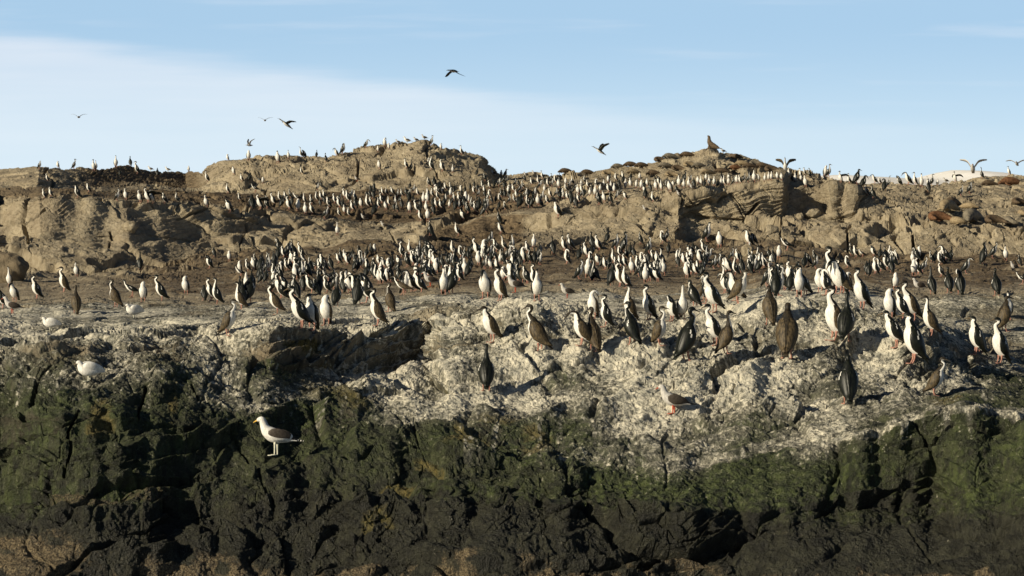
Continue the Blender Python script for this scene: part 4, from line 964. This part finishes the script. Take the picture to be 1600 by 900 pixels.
lion('flat', 'tan', 1482, 330, 38, 185, 'long tan sea lion stretched behind the reddish-brown one')
lion('flat', 'tan', 1512, 326, 24, 280, 'golden-maned sea lion with head up behind the curled tan one')
lion('flat', 'brown', 1489, 322, 32, 180, 'brown sea lion lying highest in the left cluster on the right-hand rocks')
lion('flat', 'grey', 1520, 348, 42, 188, 'grey-brown sea lion in the middle of the front row at right')
lion('curl', 'brown', 1552, 357, 36, 200, 'dark brown sea lion right of the middle in the front row')
lion('curl', 'grey', 1578, 353, 30, 250, 'round pale grey sea lion at the right end of the front row')
lion('flat', 'brown', 1546, 290, 26, 182, 'brown sea lion lying on the right skyline, left one')
lion('flat', 'red', 1580, 290, 46, 182, 'long reddish sea lion lying on the right skyline, right one')
lion('curl', 'brown', 1590, 320, 28, 220, 'brown sea lion at the right edge between skyline and front row')
lion('curl', 'tan', 1597, 338, 20, 260, 'tan sea lion cut by the right edge of the photo')
lion('sit', 'brown', 1112, 233, 20, 160, 'sea lion sitting up with raised head on top of the mound', G2)
lion('flat', 'brown', 1074, 244, 28, 176, 'dark sea lion lying on the left shoulder of the mound', G2)
lion('flat', 'brown', 1147, 248, 24, 5, 'dark sea lion lying just right of the mound top', G2)
for i, (u, v, wpx, rz, fur, q) in enumerate([
    (1092, 262, 24, 190, 'grey', 'flat'), (1076, 260, 22, 200, 'tan', 'curl'), (1160, 258, 24, 170, 'tan', 'flat'), (1150, 266, 26, 185, 'red', 'flat'), (1180, 258, 22, 190, 'grey', 'curl'), (1192, 264, 26, 180, 'brown', 'flat'),
    (1204, 268, 22, 200, 'brown', 'curl'), (1128, 270, 24, 175, 'brown', 'flat'), (1106, 272, 20, 195, 'tan', 'flat'), (1172, 271, 24, 185, 'brown', 'flat'), (1040, 262, 24, 185, 'grey', 'flat'), (1058, 266, 22, 190, 'brown', 'curl'),
    (1030, 250, 18, 200, 'brown', 'curl'), (1047, 247, 20, 180, 'grey', 'flat'), (1003, 262, 20, 185, 'brown', 'flat'), (986, 260, 22, 180, 'brown', 'flat'), (966, 263, 20, 185, 'grey', 'flat'), (990, 272, 22, 190, 'tan', 'flat'),
    (1022, 274, 22, 180, 'brown', 'flat'), (950, 273, 20, 185, 'tan', 'curl'), (918, 272, 22, 182, 'brown', 'flat'), (884, 274, 18, 185, 'brown', 'flat'), (1048, 276, 18, 195, 'tan', 'curl')]):
    pos_ = 'on the right flank of the mound' if u > 1118 else ('under the peak of the mound' if u > 1052 else ('on the left flank of the mound' if u > 1000 else 'on the low rise left of the mound'))
    lion(q, fur, u, v, wpx, rz, f"{ {'red': 'reddish', 'tan': 'tan', 'grey': 'grey', 'brown': 'brown'}[fur]} sea lion {'curled' if q == 'curl' else 'stretched out'} {pos_}, {'upper' if v < 264 else 'lower'} one" + (f", {ordn(i)} along" if False else ''), G2)

# ------------------------------------------------------------------ loose boulders
def boulder(u, v, wpx, hpx, s, lab, seed, sink=.25):
    p = ground(u, v)
    if p is None: print('BFAIL'); return
    n_, m_ = 40, 28
    th, ph = np.meshgrid(np.linspace(0, 2 * math.pi, n_, endpoint=False), np.linspace(.02, math.pi - .02, m_))
    x, y, z = np.cos(th) * np.sin(ph), np.sin(th) * np.sin(ph), np.cos(ph)
    r_ = 1 + .28 * fbm(x * 1.3 + seed, y * 1.3, z * 1.3, 300 + seed, 4) ; e_, a1_, a2_, a3_, ox_, oy_ = cells(x * 2 + z, y * 2 + z * 1.7 + seed, 9)
    r_ = r_ + .12 * (a1_ - .5)
    w_ = wpx * p.y / F / 2; h_ = hpx * p.y / F / 2 / (1 - sink / 2)
    V = np.stack((x * r_ * w_, y * r_ * w_ * .9, z * r_ * h_ + h_ * (1 - sink)), -1).reshape(-1, 3)
    q = np.array([[j * n_ + i, j * n_ + (i + 1) % n_, (j + 1) * n_ + (i + 1) % n_, (j + 1) * n_ + i] for j in range(m_ - 1) for i in range(n_)])
    me = mesh_np('boulder', V, q, [rock])
    ca = me.color_attributes.new('cover', 'FLOAT_COLOR', 'POINT'); ca.data.foreach_set('color', np.tile([s[0], 0, s[1], 1], len(V)).astype(f32))
    ca = me.color_attributes.new('stain', 'FLOAT_COLOR', 'POINT'); ca.data.foreach_set('color', np.tile([0, 0, 0, 1], len(V)).astype(f32))
    o = ob('boulder', me); o.location = p; tag(o, lab, 'boulder', 'loose boulders')
boulder(12, 440, 60, 44, (0, .5), 'large rounded dark boulder at the left edge on the brown ground', 1)
boulder(1268, 340, 30, 16, (0, 0), 'rounded tan boulder in the shaded recess of the right cliff', 2)
boulder(1305, 341, 13, 11, (.2, 0), 'small pale boulder at the foot of the right cliff', 3)
boulder(1250, 343, 12, 10, (.1, .1), 'small rough boulder left of the rounded one in the cliff recess', 4)
boulder(203, 360, 24, 14, (.15, 0), 'pale boulder jutting from the left cliff face', 5, .5)
boulder(1345, 347, 12, 20, (0, .1), 'upright block of rock on the ledge right of the cliff recess', 6)
boulder(1168, 398, 20, 16, (0, .1), 'brown boulder among the birds below the cliff recess', 7, .5)
